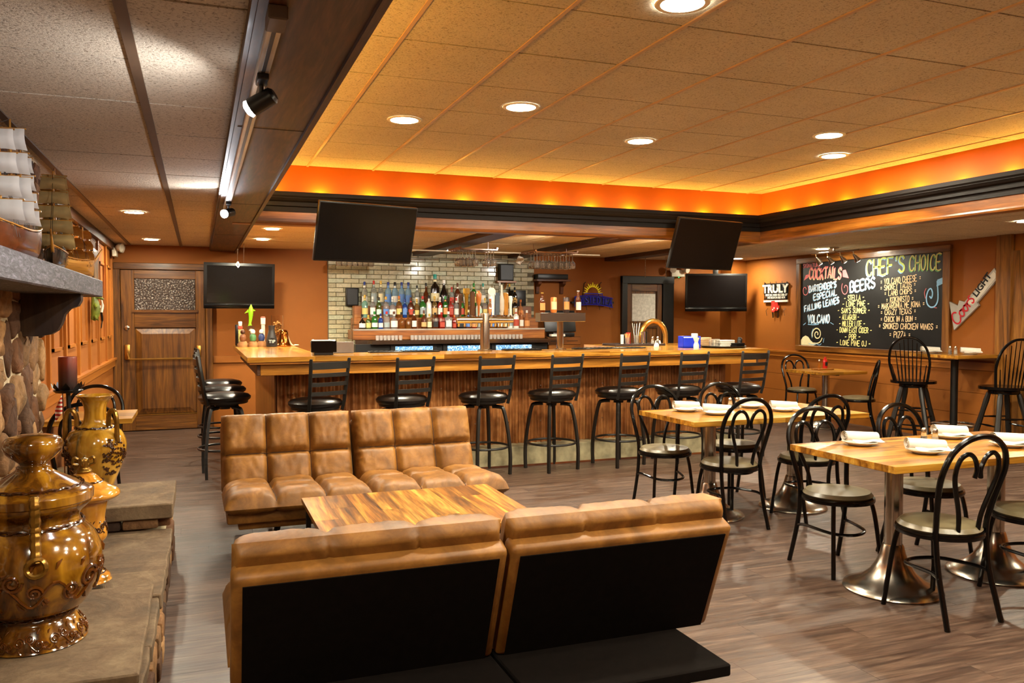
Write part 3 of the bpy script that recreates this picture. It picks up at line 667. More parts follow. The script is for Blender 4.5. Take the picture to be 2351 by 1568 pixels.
for (tn, ty, tz), row in zip(tiers, (FRO, MID, TOP)):
    Xs = [ty*math.tan(R(20.75)+math.atan((740+q[0]/4.702-1175.5)/1900)) for q in row]
    for _ in range(60):
        for i in range(len(row)-1):
            need = (row[i][2]+row[i+1][2])*1.04*1.05+.004; gap_ = Xs[i+1]-Xs[i]
            if gap_ < need: Xs[i] -= (need-gap_)/2; Xs[i+1] += (need-gap_)/2
    for i, (u, h, r, kind, g, cp, lb) in enumerate(row):
        X = Xs[i]
        desc = '%s %s glass bottle with %s cap on the %s tier, %s from left' % (KN[kind], g if g != 'deepblue' else 'deep blue', cp, tn, nth(i))
        bottle('liquor_bottle', kind, h, r*1.04, G[g], CAPM[cp], LABM[lb] if lb else None, desc, (X, ty, tz), 'bottles on the back bar tiers')
# shot glasses in a row along the steel counter
SG = glass('shot_glass', '#f4efe8', .03, .7)
sg_me = MB().lathe([(.022, 0), (.026, .055), (.024, .06), (.016, .064), (0, .064)], 12).mesh('shot_glass', SG)
sx = [595, 635, 678, 718, 760, 800, 845]+[970+40.5*k for k in range(30)]
for i, u in enumerate(sx):
    px_ = 740+u/4.702; X = 10.99*math.tan(R(20.75)+math.atan((px_-1175.5)/1900))
    tag(inst('shot_glass', sg_me, None, (X, 10.99, 1.156)), 'upturned clear shot glass on the steel ledge, %s from left' % nth(i), 'glass', 'shot glasses along the back bar')
# speakers and small box stacks at the ends of the bottles
def speaker(loc, w_, d, h, label, rz=0):
    t = thing('speaker', label, 'speaker', loc, rz)
    MB().rbox(-w_/2, w_/2, -d/2, d/2, 0, h, .008).build('cabinet', BLACK, t)
    MB().rbox(-w_/2+.012, w_/2-.012, -d/2-.006, -d/2+.002, .012, h-.012, .004, 1).build('grille', SATINB, t)
    return t
speaker((2.0, 11.56, 1.62), .17, .1, .25, 'black speaker standing at the left end of the top tier')
sp = speaker((4.28, 11.565, 1.998), .22, .11, .25, 'larger black speaker on a wall shelf above the right bottles')
sh2 = thing('speaker_shelf', 'small wooden shelf on the brick under the right speaker', 'shelf', (4.28, 11.62, 1.97))
MB().rbox(-.15, .15, -.115, .0, 0, .028, .003, 1).build('board', RIS, sh2); MB().prism([(-.12, 0), (0, 0), (0, -.1)], 'x', -.01, .01).build('bracket', RIS, sh2)
tag(MB().rbox(4.36, 4.58, 11.5, 11.62, 1.63, 1.86, .004).build('speaker_box', BLACK), 'plain black box speaker beside the rightmost bottles', 'speaker')

# ---------------------------------------------------------------- televisions
SCREEN = mat('tv_screen', '#0b0909', var=.05, vs=1, rough=.22, spec=.35)
def tv(loc, w_, h, rz, tilt, label, band=.02, bez=.012, mount=None):
    t = thing('television', label, 'television', loc); t.rotation_euler = (R(tilt), 0, R(rz))
    MB().rbox(-w_/2, w_/2, -.02, .02, -h/2, h/2, .006).build('housing', BLACK, t)
    MB().rbox(-w_*.35, w_*.35, .02, .06, -h*.35, h*.3, .015).build('back_cover', BLACK, t)
    MB().box(-w_/2+bez, w_/2-bez, -.0225, -.019, -h/2+band, h/2-bez).build('screen', SCREEN, t, 0)
    if band > .03: MB().rbox(-w_/2, w_/2, -.03, -.018, -h/2, -h/2+band*.8, .006).build('speaker_bar', GLOSSB, t)
    if mount: mount(t)
    return t
def fascia_arm(t): MB().tube([(0, .05, .05), (0, .18, .09), (0, .34, .1)], .025, 8).rbox(-.12, .12, .3, .36, -.02, .2, .01).build('mount_arm', BLACK, t)
tv((1.43, 7.5, 2.235), .95, .535, 12.8, 18, 'large flat television tilted down under the crown at left', mount=fascia_arm)
tv((5.03, 7.5, 2.24), .95, .535, 12.8, 18, 'flat television tilted down at the right end of the bar', mount=fascia_arm)
def wire_hang(t): MB().tube([(-.03, 0, .26), (-.03, 0, .53)], .006, 6).tube([(.05, .02, .26), (.05, .02, .53)], .004, 6).tube([(-.035, -.01, .30), (-.05, -.02, .26), (-.03, -.03, .23), (-.01, -.02, .26), (-.025, -.01, .3)], .006, 6).build('hanging_chain', STEEL, t)
tv((.49, 10.95, 1.86), .86, .57, 9, 6, 'television hanging on chains in front of the far orange wall', .075, .035, wire_hang)
def wall_arm(t): MB().rbox(-.06, .06, .05, .42, -.06, .06, .01).rbox(-.04, .04, .05, .09, .2, .36, .004).build('mount_arm', BLACK, t)
tv((7.72, 11.2, 1.85), .97, .6, -24, 3, 'television on the corner wall right of the door behind the bar', .08, .03, wall_arm)
for k, x in enumerate((6.42, 6.78)):
    c_ = thing('loose_chain', 'bare %s chain hanging from the soffit beam by the second door' % ('left' if k == 0 else 'right'), 'chain', (x-.1, 11.0, 2.06))
    mb = MB()
    for q in range(14): mb.tube([(cos(R(a))*.006*(1 if q % 2 else 0), cos(R(a))*.006*(0 if q % 2 else 1), .012+q*.022+sin(R(a))*.014) for a in range(0, 360, 60)], .0028, 5, True)
    mb.build('links', STEEL, c_); MB().cyl((0, 0, .31), (0, 0, .335), .008, 8).build('hook', STEEL, c_)

# ---------------------------------------------------------------- bar stools
VINYL = mat('black_vinyl', '#0e0a09', var=.2, vs=12, rough=.3, spec=.6, bmp=.06, bs=90)
def make_stool(label):
    t = thing('bar_stool', label, 'bar stool', (0, 0, 0), 0, 'ladder back bar stools')
    MB().lathe([(0, .70), (.215, .70), (.232, .715), (.236, .735), (.215, .757), (.15, .772), (0, .778)], 32).build('seat', VINYL, t)
    MB().lathe([(0, .675), (.205, .675), (.21, .682), (.21, .70), (0, .70)], 28).build('seat_pan', SATINB, t)
    MB().rbox(-.09, .09, -.09, .09, .645, .676, .006, 1).lathe([(.05, .62), (.05, .65)], 16).build('swivel', SATINB, t)
    for sx in (-1, 1):
        for sy in (-1, 1):
            MB().tube(smoothpath([(sx*.06, sy*.06, .638), (sx*.115, sy*.115, .632), (sx*.138, sy*.138, .60), (sx*.165, sy*.165, .42), (sx*.182, sy*.182, .2), (sx*.18, sy*.18, 0)], 4), .018, 4).build('leg', SATINB, t, 60)
    MB().tube([(.235*cos(2*PI*k/28), .235*sin(2*PI*k/28), .26) for k in range(28)], .011, 8, True).build('foot_ring', SATINB, t)
    for sx in (-1, 1):
        MB().tube([(sx*.165, -.165, .67), (sx*.172, -.19, .76), (sx*.188, -.245, 1.115), (sx*.188, -.246, 1.125)], [.019, .019, .018, .012], 4, flat=1).build('upright', SATINB, t, 60)
    for z, h in ((1.065, .06), (.985, .034), (.905, .034), (.825, .034)):
        y = -.19-(z-.76)*.155
        MB().grid(lambda u, v_: ((-.18+.36*u), y-.022*sin(PI*u), z+h*v_-h/2), 10, 1).grid(lambda u, v_: ((-.18+.36*u), y-.012-.022*sin(PI*u), z-h*v_+h/2), 10, 1).grid(lambda u, v_: ((-.18+.36*u), y-.012*v_-.022*sin(PI*u), z+h/2), 10, 1).build('slat', SATINB, t)
    return t
SX = [(.95, 'leftmost'), (1.72, 'second from left'), (2.5, 'third from left, behind the sofa corner'), (3.2, 'middle one'), (3.93, 'third from right'), (4.62, 'second from right'), (5.36, 'rightmost')]
st0 = make_stool('black ladder back stool at the bar front, leftmost')
for i, (x, l) in enumerate(SX):
    lb = 'black ladder back stool at the bar front, '+l
    rz = R([24, 18, 14, 16, 15, 12, 10][i])
    if i == 0: st0.location = (x, 7.36, 0); st0.rotation_euler = (0, 0, rz)
    else: dup(st0, (x, 7.36, 0), rz, lb)
for i, y in enumerate((8.15, 9.0, 9.8)):
    dup(st0, (.22, y, 0), R(-90+[4, -2, 3][i]), 'black ladder back stool at the left arm of the bar, '+['nearest', 'middle', 'farthest'][i])

# ---------------------------------------------------------------- cafe chairs
SEATV = mat('taupe_vinyl', '#665b43', var=.12, vs=9, rough=.34, spec=.6, sheen=0)
def cafe_chair(label):
    t = thing('cafe_chair', label, 'chair', (0, 0, 0), 0, 'bentwood style black cafe chairs')
    MB().lathe([(0, .432), (.185, .432), (.196, .445), (.18, .465), (.1, .476), (0, .478)], 32).build('seat', SEATV, t)
    MB().lathe([(.17, .405), (.203, .408), (.207, .42), (.203, .434), (.17, .434)], 32).build('seat_rim', GLOSSB, t)
    for s in (-1, 1):
        MB().tube(smoothpath([(s*.13, .13, .41), (s*.145, .15, .3), (s*.168, .185, 0)], 4), .0125, 8).build('front_leg', GLOSSB, t)
        MB().tube(smoothpath([(s*.165, -.13, .42), (s*.165, -.15, .25), (s*.175, -.215, 0)], 4), .0135, 8).build('rear_leg', GLOSSB, t)
    L = [(-.165, -.128, .41), (-.168, -.135, .50), (-.195, -.17, .66), (-.2, -.2, .76), (-.165, -.222, .85), (-.09, -.236, .905), (0, -.24, .922)]
    MB().tube(smoothpath(L+[(-x, y, z) for x, y, z in L[-2::-1]], 5), .0145, 8).build('back_hoop', GLOSSB, t)
    for s in (-1, 1):
        MB().tube(smoothpath([(s*.062, -.165, .43), (s*.075, -.178, .54), (s*.125, -.20, .68), (s*.138, -.212, .75), (s*.122, -.224, .815), (s*.08, -.23, .84), (s*.038, -.228, .82), (s*.012, -.222, .765), (s*.02, -.215, .72)], 5), .0115, 8).build('back_scroll', GLOSSB, t)
    U = [(-.17, -.16, .23), (-.155, -.1, .245), (-.13, .05, .24), (-.09, .12, .235), (0, .15, .232)]
    MB().tube(smoothpath(U+[(-x, y, z) for x, y, z in U[-2::-1]], 5), .0095, 8).build('stretcher', GLOSSB, t)
    return t
ch0 = cafe_chair('black cafe chair on the near side of the front tables, left')
CH = [(3.47, 3.10, 0, 'on the near side of the front tables, left'), (4.17, 3.12, -4, 'on the near side of the front tables, cut by the right edge'), (3.52, 3.86, 176, 'on the far side of the front tables, left'), (4.2, 3.84, 184, 'on the far side of the front tables, right'),
      (3.52, 4.93, 2, 'on the near side of the second tables, left'), (4.2, 4.93, 0, 'on the near side of the second tables, right'), (3.40, 5.6, 172, 'on the far side of the second tables, left'), (4.06, 5.62, 178, 'on the far side of the second tables, right'),
      (7.93, 9.42, 168, 'behind the small table by the chalkboard wall'), (7.78, 8.2, 50, 'before the small table by the chalkboard wall'),
      (-.74, 6.2, 10, 'behind the fireplace, near side of the left table'), (-.80, 7.2, 175, 'far side of the table against the left wall')]
for i, (x, y, a, l) in enumerate(CH):
    if i == 0: ch0.location = (x, y, 0)
    else: dup(ch0, (x, y, 0), R(a), 'black cafe chair '+l)

# ---------------------------------------------------------------- dining tables
TST = wood('table_stave', '#6a3c0c', '#ac7826', '#cc9e44', 'x', 8, .3, .25, rnd=True, fine=.3, bmp=.03)
BASE_ST = mat('spun_steel', '#b5ada2', var=.1, vs=5, rough=.24, metal=1)
base_prof = [(0, 0), (.252, 0), (.258, .008), (.25, .02), (.215, .034), (.16, .06), (.115, .1), (.085, .15), (.066, .2), (.056, .24), (.05, .25)]
def cafe_table(x, y, label, w_=.765, d=.765, z=.76, col=CHROME, thick=.034, base=True):
    t = thing('cafe_table', label, 'table', (x, y, 0), 0, 'butcher block tables')
    tp = MB().box(-w_/2+.01, w_/2-.01, -d/2+.01, d/2-.01, z-thick-.004, z-thick+.008).build('table_top', OAKX, t, 0)
    n = 17; s = d/n
    for i in range(n):
        xx = -w_/2
        while xx < w_/2-.001:
            e = min(xx+random.uniform(.3, .75), w_/2)
            if w_/2-e < .12: e = w_/2
            MB().box(xx+.0003, e-.0003, -d/2+i*s+.0003, -d/2+(i+1)*s-.0003, z-thick, z).build('stave', TST, tp, 0); xx = e
    MB().cyl((0, 0, .22), (0, 0, z-thick-.02), .047, 24).build('column', col, t)
    MB().box(-.22, .22, -.025, .025, z-thick-.024, z-thick-.004).box(-.025, .025, -.22, .22, z-thick-.024, z-thick-.004).build('spider', SATINB, t, 0)
    if base: MB().lathe(base_prof, 40).build('base', BASE_ST, t)
    return t
cafe_table(3.535, 3.455, 'left of the two butcher block tables pushed together in front')
cafe_table(4.302, 3.455, 'right of the two butcher block tables in front, cut by the edge')
cafe_table(3.555, 5.225, 'left of the second pair of butcher block tables')
cafe_table(4.322, 5.225, 'right of the second pair of butcher block tables')
cafe_table(7.78, 8.78, 'small butcher block table by the chalkboard wall with condiments', .72, .72)
cafe_table(-.73, 6.75, 'butcher block table against the left wall behind the urns', .56, .60)
# high table with foot ring
ht = thing('high_table', 'tall bar-height table with black post before the chalkboard', 'table', (8.03, 7.0, 0))
tp = MB().box(-.33, .33, -.33, .33, 1.01, 1.03).build('table_top', OAKX, ht, 0)
for i in range(15): MB().box(-.34, .34, -.34+i*.68/15+.0003, -.34+(i+1)*.68/15-.0003, 1.02, 1.052).build('stave', TST, tp, 0)
MB().cyl((0, 0, .02), (0, 0, 1.01), .04, 20).build('column', BLACK, ht)
MB().lathe([(0, 0), (.26, 0), (.26, .012), (.1, .03), (.05, .06), (0, .06)], 32).build('base', BLACK, ht)
mb = MB().tube([(.24*cos(2*PI*k/32), .24*sin(2*PI*k/32), .25) for k in range(32)], .013, 8, True)
for k in range(4): mb.cyl((0, 0, .25), (.24*cos(k*PI/2+.4), .24*sin(k*PI/2+.4), .25), .008, 8)
mb.build('foot_ring', CHROME, ht)
# swivel windsor high chairs
def windsor(label, loc, rz):
    t = thing('swivel_high_chair', label, 'chair', loc, rz, 'black windsor high chairs')
    def seat(z):
        return [(.235*cos(a)*(1.0+.05*cos(2*a)), .22*sin(a)+.02*sin(a), z) for a in [2*PI*k/28 for k in range(28)]]
    mb = MB(); a, b_ = seat(.705), seat(.735)
    mb.add(a+b_, [tuple(range(27, -1, -1)), tuple(range(28, 56))]+[(i, (i+1) % 28, 28+(i+1) % 28, 28+i) for i in range(28)]); mb.build('seat', GLOSSB, t)
    MB().lathe([(0, .695), (.1, .695), (.1, .706), (0, .706)], 20).lathe([(0, .655), (.15, .655), (.155, .675), (.15, .695), (0, .695)], 28).build('swivel_plate', GLOSSB, t)
    H = [(-.175, -.13, .73), (-.2, -.165, .85), (-.215, -.2, .97), (-.185, -.24, 1.12), (-.1, -.262, 1.215), (0, -.27, 1.24)]
    hp = smoothpath(H+[(-x, y, z) for x, y, z in H[-2::-1]], 6); MB().tube(hp, .0145, 8).build('back_hoop', GLOSSB, t)
    for k in range(9):
        u = -1+2*k/8; xb, yb = u*.145, -.155-.025*(1-u*u)
        xt = u*.185; zt = 1.225-.30*abs(u)**2.6; yt = -.268+.05*abs(u)**2
        MB().tube([(xb, yb, .73), (xb+(xt-xb)*.3, yb+(yt-yb)*.3, .73+(zt-.73)*.3), (xb+(xt-xb)*.5, yb+(yt-yb)*.5, .73+(zt-.73)*.5), (xt, yt, zt)], [.006, .0095, .006, .005], 6).build('spindle', GLOSSB, t)
    legs = {}
    for sx in (-1, 1):
        for sy in (-1, 1):
            A, B = Vector((sx*.1, sy*.1, .66)), Vector((sx*.225, sy*.225, 0)); legs[(sx, sy)] = (A, B)
            pts = [A.lerp(B, q) for q in (0, .12, .3, .55, .8, 1)]; MB().tube(pts, [.024, .03, .026, .03, .026, .02], 8).build('leg', mat('worn_black', '#191613', rough=.35), t)
    for q, pairs in ((.40, [((-1, -1), (1, -1)), ((-1, 1), (1, 1))]), (.52, [((-1, -1), (-1, 1)), ((1, -1), (1, 1))]), (.72, [((-1, -1), (1, -1)), ((-1, 1), (1, 1))]), (.78, [((-1, -1), (-1, 1)), ((1, -1), (1, 1))])):
        for a_, c_ in pairs:
            A = legs[a_][0].lerp(legs[a_][1], q); B = legs[c_][0].lerp(legs[c_][1], q)
            MB().tube([A, A.lerp(B, .3), A.lerp(B, .5), A.lerp(B, .7), B], [.007, .01, .013, .01, .007], 6).build('rung', GLOSSB, t)
windsor('black spindle back high chair left of the tall table', (7.77, 7.33, 0), R(-60))
windsor('black spindle back high chair right of the tall table, at the edge', (8.03, 6.38, 0), R(-18))

# ---------------------------------------------------------------- place settings
plate_me = MB().lathe([(0, .004), (.055, .004), (.06, 0), (.065, .004), (.095, .017), (.098, .02), (.092, .021), (.06, .011), (0, .009)], 32).mesh('side_plate', WHITE)
def napkin_mesh():
    mb = MB()
    prof = []
    for k in range(40):   # spiral section
        a = k*.42; r = .008+.00072*k
        prof.append((r*cos(a)*1.1, .034+r*sin(a)*.95))
    n = len(prof); st = 7; vs = []; fs = []
    for j in range(st):
        u = j/(st-1); k = 1-.18*u
        for (a, z) in prof: vs.append((-.1+.2*u, a*k+.004*sin(u*5), z*k*.98))
    for j in range(st-1):
        for i in range(n-1): fs.append((j*n+i, j*n+i+1, (j+1)*n+i+1, (j+1)*n+i))
    mb.add(vs, fs)
    mb.grid(lambda u, v_: (-.07+.185*u, -.055*v_-.012, .018-.012*v_+.004*sin(9*u+3*v_)), 10, 4)
    return mb.mesh('rolled_napkin', LINEN, 80)
nap_me = napkin_mesh()
PS = [(3.5, 3.67, .762, -10, 'front left table, far left'), (3.62, 3.33, .762, -22, 'front left table, near side'), (4.2, 3.69, .762, -16, 'front right table, far side'), (4.24, 3.33, .762, -14, 'front right table, near side'),
      (3.48, 5.43, .762, -8, 'second left table, far side'), (3.575, 5.17, .762, -24, 'second left table, near side'), (4.1, 5.47, .762, -8, 'second right table, far side'), (4.18, 5.17, .762, -20, 'second right table, near side'),
      (7.9, 7.22, 1.053, -30, 'tall table, left side'), (8.08, 6.84, 1.053, -40, 'tall table, right side')]
for x, y, z, a, l in PS:
    tag(inst('side_plate', plate_me, None, (x, y, z)), 'white plate on the '+l, 'plate', 'side plates')
    tag(inst('rolled_napkin', nap_me, None, (x, y, z+.018), (0, 0, R(a))), 'rolled white napkin on the plate, '+l, 'napkin', 'rolled napkins')
SHG = glass('shaker_glass', '#f4f0e8', .03, .9)
def shaker(x, y, z, fill, label):
    t = thing('shaker', label, 'shaker', (x, y, z))
    MB().lathe([(0, 0), (.019, 0), (.02, .01), (.015, .06), (.013, .066), (0, .066)], 12).build('glass', SHG, t)
    MB().lathe([(0, .004), (.0155, .004), (.013, .042), (0, .042)], 10).build('contents', fill, t)
    MB().lathe([(.0145, .064), (.0155, .07), (.0145, .084), (.008, .093), (0, .095)], 12).build('cap', CHROME, t)
SALT = mat('salt', '#efeae0', rough=.9); PEP = mat('pepper', '#4a3626', rough=.9, var=.5, vs=200)
shaker(3.875, 3.575, .761, PEP, 'pepper shaker on the seam of the front tables'); shaker(3.905, 3.525, .761, SALT, 'salt shaker on the seam of the front tables')
shaker(3.86, 5.40, .761, SALT, 'salt shaker on the seam of the second tables'); shaker(3.925, 5.40, .761, PEP, 'pepper shaker on the seam of the second tables')
shaker(7.9, 6.95, 1.053, PEP, 'pepper shaker on the tall table'); shaker(7.95, 6.92, 1.053, SALT, 'salt shaker on the tall table')
# condiments on the small table
cd = tag(MB().rbox(7.66, 7.92, 8.78, 8.92, .761, .78, .006).build('condiment_board', OAKX), 'small wooden board of condiments on the wall table', 'board')
kt = thing('ketchup_bottle', 'red ketchup bottle on the condiment board', 'bottle', (7.83, 8.85, .781))
MB().lathe([(0, 0), (.034, 0), (.036, .02), (.032, .06), (.036, .09), (.022, .125), (.014, .13), (0, .13)], 16, sy=.7).build('bottle_body', mat('ketchup_red', '#b31a14', rough=.25, coat=.3), kt)
MB().lathe([(.016, .128), (.016, .15), (0, .152)], 12).build('cap', CAPM['red'], kt)
MB().box(-.02, .02, -.028, -.0255, .035, .085).build('label', LABM['black'], kt, 0)
hs = thing('hot_sauce_bottle', 'slim amber sauce bottle beside the red ketchup bottle', 'bottle', (7.74, 8.86, .781))
MB().lathe([(0, 0), (.018, 0), (.018, .06), (.008, .08), (.008, .1), (0, .1)], 12).build('glass', G['amber'], hs); MB().lathe([(.01, .098), (.01, .118), (0, .118)], 10).build('cap', CAPM['white'], hs)

# ---------------------------------------------------------------- sofas
from mathutils import noise as mn
LE, t, b = nt('tan_leather'); setb(b, rough=.5, spec=.4)
v = vec(t, 'Object', (1, 1, 1)); f = noise(t, v, 5, 5, 1.2); f2 = noise(t, v, 60, 4); f3 = noise(t, v, 16, 4, 2.5)
c_ = mixc(t, .22, ramp(t, f, [(.25, '#5a3a14'), (.5, '#7e5320'), (.75, '#9a6a2e')]).outputs[0], ramp(t, f3, [(.35, '#a08068'), (.6, '#ffffff')]).outputs[0], 'MULTIPLY')
t.links.new(c_, b.inputs['Base Color']); bump(t, b, f2, .12, .004)
SEAM = mat('leather_seam', '#2c1407', rough=.6)
UNDER = mat('black_dust_cover', '#0d0806', var=.25, vs=30, rough=.95, spec=.1)
def quilt(w_, h, xs, ys, th, back=.03, wr=.006, seed=0, lip=.075):
    """puffed cushion w x h with seams at fractions xs, ys; thickness th, flat back"""
    nu, nv = 66, 40
    def pt(u, v_):
        X, Y = (u-.5)*w_, (v_-.5)*h
        ex = min(u, 1-u)*w_/lip; ey = min(v_, 1-v_)*h/lip
        e = (1-max(0, 1-ex)**2.6)**.5*(1-max(0, 1-ey)**2.6)**.5
        d = 1
        for s in xs: d *= 1-.36*math.exp(-((u-s)*w_/.016)**2)-.10*math.exp(-((u-s)*w_/.05)**2)
        for s in ys: d *= 1-.36*math.exp(-((v_-s)*h/.016)**2)-.10*math.exp(-((v_-s)*h/.05)**2)
        rim_ = math.exp(-(min(min(u, 1-u)*w_, min(v_, 1-v_)*h)/.06)**2)
        nz = mn.noise(Vector((X*9+seed, Y*5, seed)))*wr+mn.noise(Vector((X*34+seed, Y*14, 3)))*wr*.6+rim_*mn.noise(Vector((X*70+seed, Y*40, 7)))*wr*1.3
        return X, Y, max(0, e*(th*d+nz))
    mb = MB().grid(lambda u, v_: pt(u, v_), nu, nv)
    # flat underside rim
    mb.grid(lambda u, v_: (lambda p: (p[0], p[1], -min(back, p[2]*back/(th*.6))))(pt(1-u, v_)), nu, nv)
    return mb, pt
def make_sofa(label, loc, rz):
    t = thing('futon_sofa', label, 'sofa', loc, rz, 'tan leather futon sofas')
    d = Vector((0, -.18, .45)).normalized(); nrm = Vector((0, .45, .18)).normalized()
    for s in (-1, 1):
        cx = s*.442
        # back: leather rim frame with dark cover behind, quilted pad in front
        Mb = Matrix(((s*0+1, 0, 0, cx), (0, d.y, nrm.y, -.365), (0, d.z, nrm.z, .555), (0, 0, 0, 1)))
        fr = MB().rbox(-.437, .437, -.245, .218, -.10, -.015, .022, 3, Mb).build('back_frame', LE, t)
        MB().box(-.405, .405, -.235, .188, -.104, -.098, Mb).build('dust_cover', UNDER, fr, 0)
        q, pt = quilt(.865, .52, (1/3, 2/3), (.45,), .10, .045, .009, s*3+5)
        Mb = Mb @ Matrix.Translation((0, .012, 0)); mq = MB(); mq.add(q.v, q.f, Mb); bc = mq.build('back_cushion', LE, t, 75)
        sm = MB()
        for u in (1/3, 2/3): sm.tube([Mb @ (Vector(pt(u, k/24))+Vector((0, 0, .001))) for k in range(1, 24)], .0036, 5)
        sm.tube([Mb @ (Vector(pt(k/30, .45))+Vector((0, 0, .001))) for k in range(1, 30)], .0036, 5); sm.build('seam', SEAM, bc)
        # seat
        Ms = Matrix.Translation((cx, .13, .345)) @ Matrix.Rotation(R(3), 4, 'X')
        q, pt = quilt(.88, .68, (1/3, 2/3), (.42,), .10, .03, .007, s*7+2, .12)
        ms = MB(); ms.add(q.v, q.f, Ms); sc = ms.build('seat_cushion', LE, t, 75)
        sm = MB()
        for u in (1/3, 2/3): sm.tube([Ms @ (Vector(pt(u, k/24))+Vector((0, 0, .001))) for k in range(1, 24)], .0036, 5)
        sm.tube([Ms @ (Vector(pt(k/30, .42))+Vector((0, 0, .001))) for k in range(1, 30)], .0036, 5); sm.build('seam', SEAM, sc)
        MB().rbox(cx-.425, cx+.425, -.12, .41, .262, .335, .015).build('seat_frame', LE, t)
        MB().rbox(cx-.36 if s < 0 else cx-.43, cx+.43 if s < 0 else cx+.36, -.2, .36, .215, .262, .012).build('base_frame', LE, t)
        MB().rbox(cx-.35 if s < 0 else cx-.437, cx+.437 if s < 0 else cx+.30, -.72, -.30, .255, .298, .006, 1).build('rear_deck', UNDER, t)
        MB().tube([(s*.56, .22, .21), (s*.62, .30, 0)], [.02, .014], 8).build('front_leg', BLACK, t)
        MB().tube([(s*.52, -.5, .26), (s*.56, -.6, 0)], [.02, .014], 8).build('rear_leg', BLACK, t)
    return t
make_sofa('tan tufted leather futon facing the camera before the bar', (1.01, 5.50, 0), PI)
make_sofa('tan leather futon seen from behind in the foreground', (.96, 3.08, 0), 0)

# ---------------------------------------------------------------- coffee table
ct = thing('coffee_table', 'low coffee table with rustic plank top between the two sofas', 'coffee table', (1.12, 4.44, 0))
RUS = wood('rustic_plank', '#3c210c', '#a06a24', '#e0b050', 'y', 7, .38, .1, rnd=True, fine=.6, dist=1.6)
tp = MB().box(-.565, .565, -.475, .475, .395, .412).build('table_top', wood('rustic_core', '#4a2a10', '#7a4a20', '#9a6a30', 'x'), ct, 0)
xx = -.57
for k in range(9):
    wd = 1.14/9
    for (a, b_) in ((-.48, [-.1, .15, .48, .02, .48, -.2, .48, .2, .48][k]), ([-.1, .15, .48, .02, .48, -.2, .48, .2, .48][k], .48)):
        if b_-a > .05: MB().box(xx+.0003, xx+wd-.0003, a+.0003, b_-.0003, .405, .43).build('plank', RUS, tp, 0)
    xx += wd
for sx in (-1, 1):
    for sy in (-1, 1): MB().rbox(sx*.535-.014, sx*.535+.014, sy*.445-.014, sy*.445+.014, 0, .396, .003, 1).build('leg', BLACK, ct)
MB().box(-.535, .535, -.455, -.435, .37, .395).box(-.535, .535, .435, .455, .37, .395).box(-.545, -.525, -.445, .445, .37, .395).box(.525, .545, -.445, .445, .37, .395).build('under_frame', BLACK, ct, 0)

# ---------------------------------------------------------------- fireplace
def stone_mat(name, cols, sc=6, bs=.6):
    m, t, b = nt(name); setb(b, rough=.85, spec=.3)
    v = vec(t, 'Object', (1, 1, 1), True); f = noise(t, v, sc, 6, .8, .65); g = noise(t, v, sc*6, 5, .5, .7)
    oi = nd(t, 'ShaderNodeObjectInfo')
    c = mixc(t, .5, ramp(t, oi.outputs['Random'], [(i/(len(cols)-1), q) for i, q in enumerate(cols)]).outputs[0], ramp(t, f, [(.3, '#4a3a2c'), (.5, '#b09478'), (.7, '#f0e2cc')]).outputs[0], 'OVERLAY')
    c = mixc(t, .4, c, ramp(t, g, [(.35, (.35, .33, .3)), (.6, (1, 1, 1))]).outputs[0], 'MULTIPLY')
    t.links.new(c, b.inputs['Base Color']); bump(t, b, f, bs, .03); return m
STONE = stone_mat('field_stone', ['#33241b', '#6a4a30', '#94744e', '#463428', '#a98a62', '#5a3f2a', '#3a2c24'])
SLAB = stone_mat('hearth_slab_stone', ['#5f5346', '#70624f', '#685a4a'], 4, .35)
MORT2 = mat('pale_mortar', '#b3a285', var=.18, vs=18, rough=.95, bmp=.6, bs=40, bd=.01)
fp = thing('stone_fireplace', 'rough fieldstone chimney breast with pale mortar under the mantel', 'fireplace', (0, 0, 0))
XF = -.87
MB().box(X0+.001, XF-.008, 1.2, 5.575, 0, ZC).build('mortar_core', MORT2, fp, 0)
def clip(poly, p, q):
    """keep the side of poly nearer to p than q"""
    mx, my = (p[0]+q[0])/2, (p[1]+q[1])/2; nx, ny = q[0]-p[0], q[1]-p[1]
    d = lambda a: (a[0]-mx)*nx+(a[1]-my)*ny
    out = []
    for i in range(len(poly)):
        a, c = poly[i], poly[(i+1) % len(poly)]; da, dc = d(a), d(c)
        if da <= 0: out.append(a)
        if da*dc < 0: t_ = da/(da-dc); out.append((a[0]+(c[0]-a[0])*t_, a[1]+(c[1]-a[1])*t_))
    return out
rs = random.Random(4)
sites = []
for _ in range(4000):
    p = (rs.uniform(2.2, 5.62), rs.uniform(.34, ZC)); mind = rs.uniform(.12, .30)
    if all(math.hypot((p[0]-q[0])*.9, (p[1]-q[1])*1.15) > (mind+q[2])/2 for q in sites): sites.append((p[0], p[1], mind))
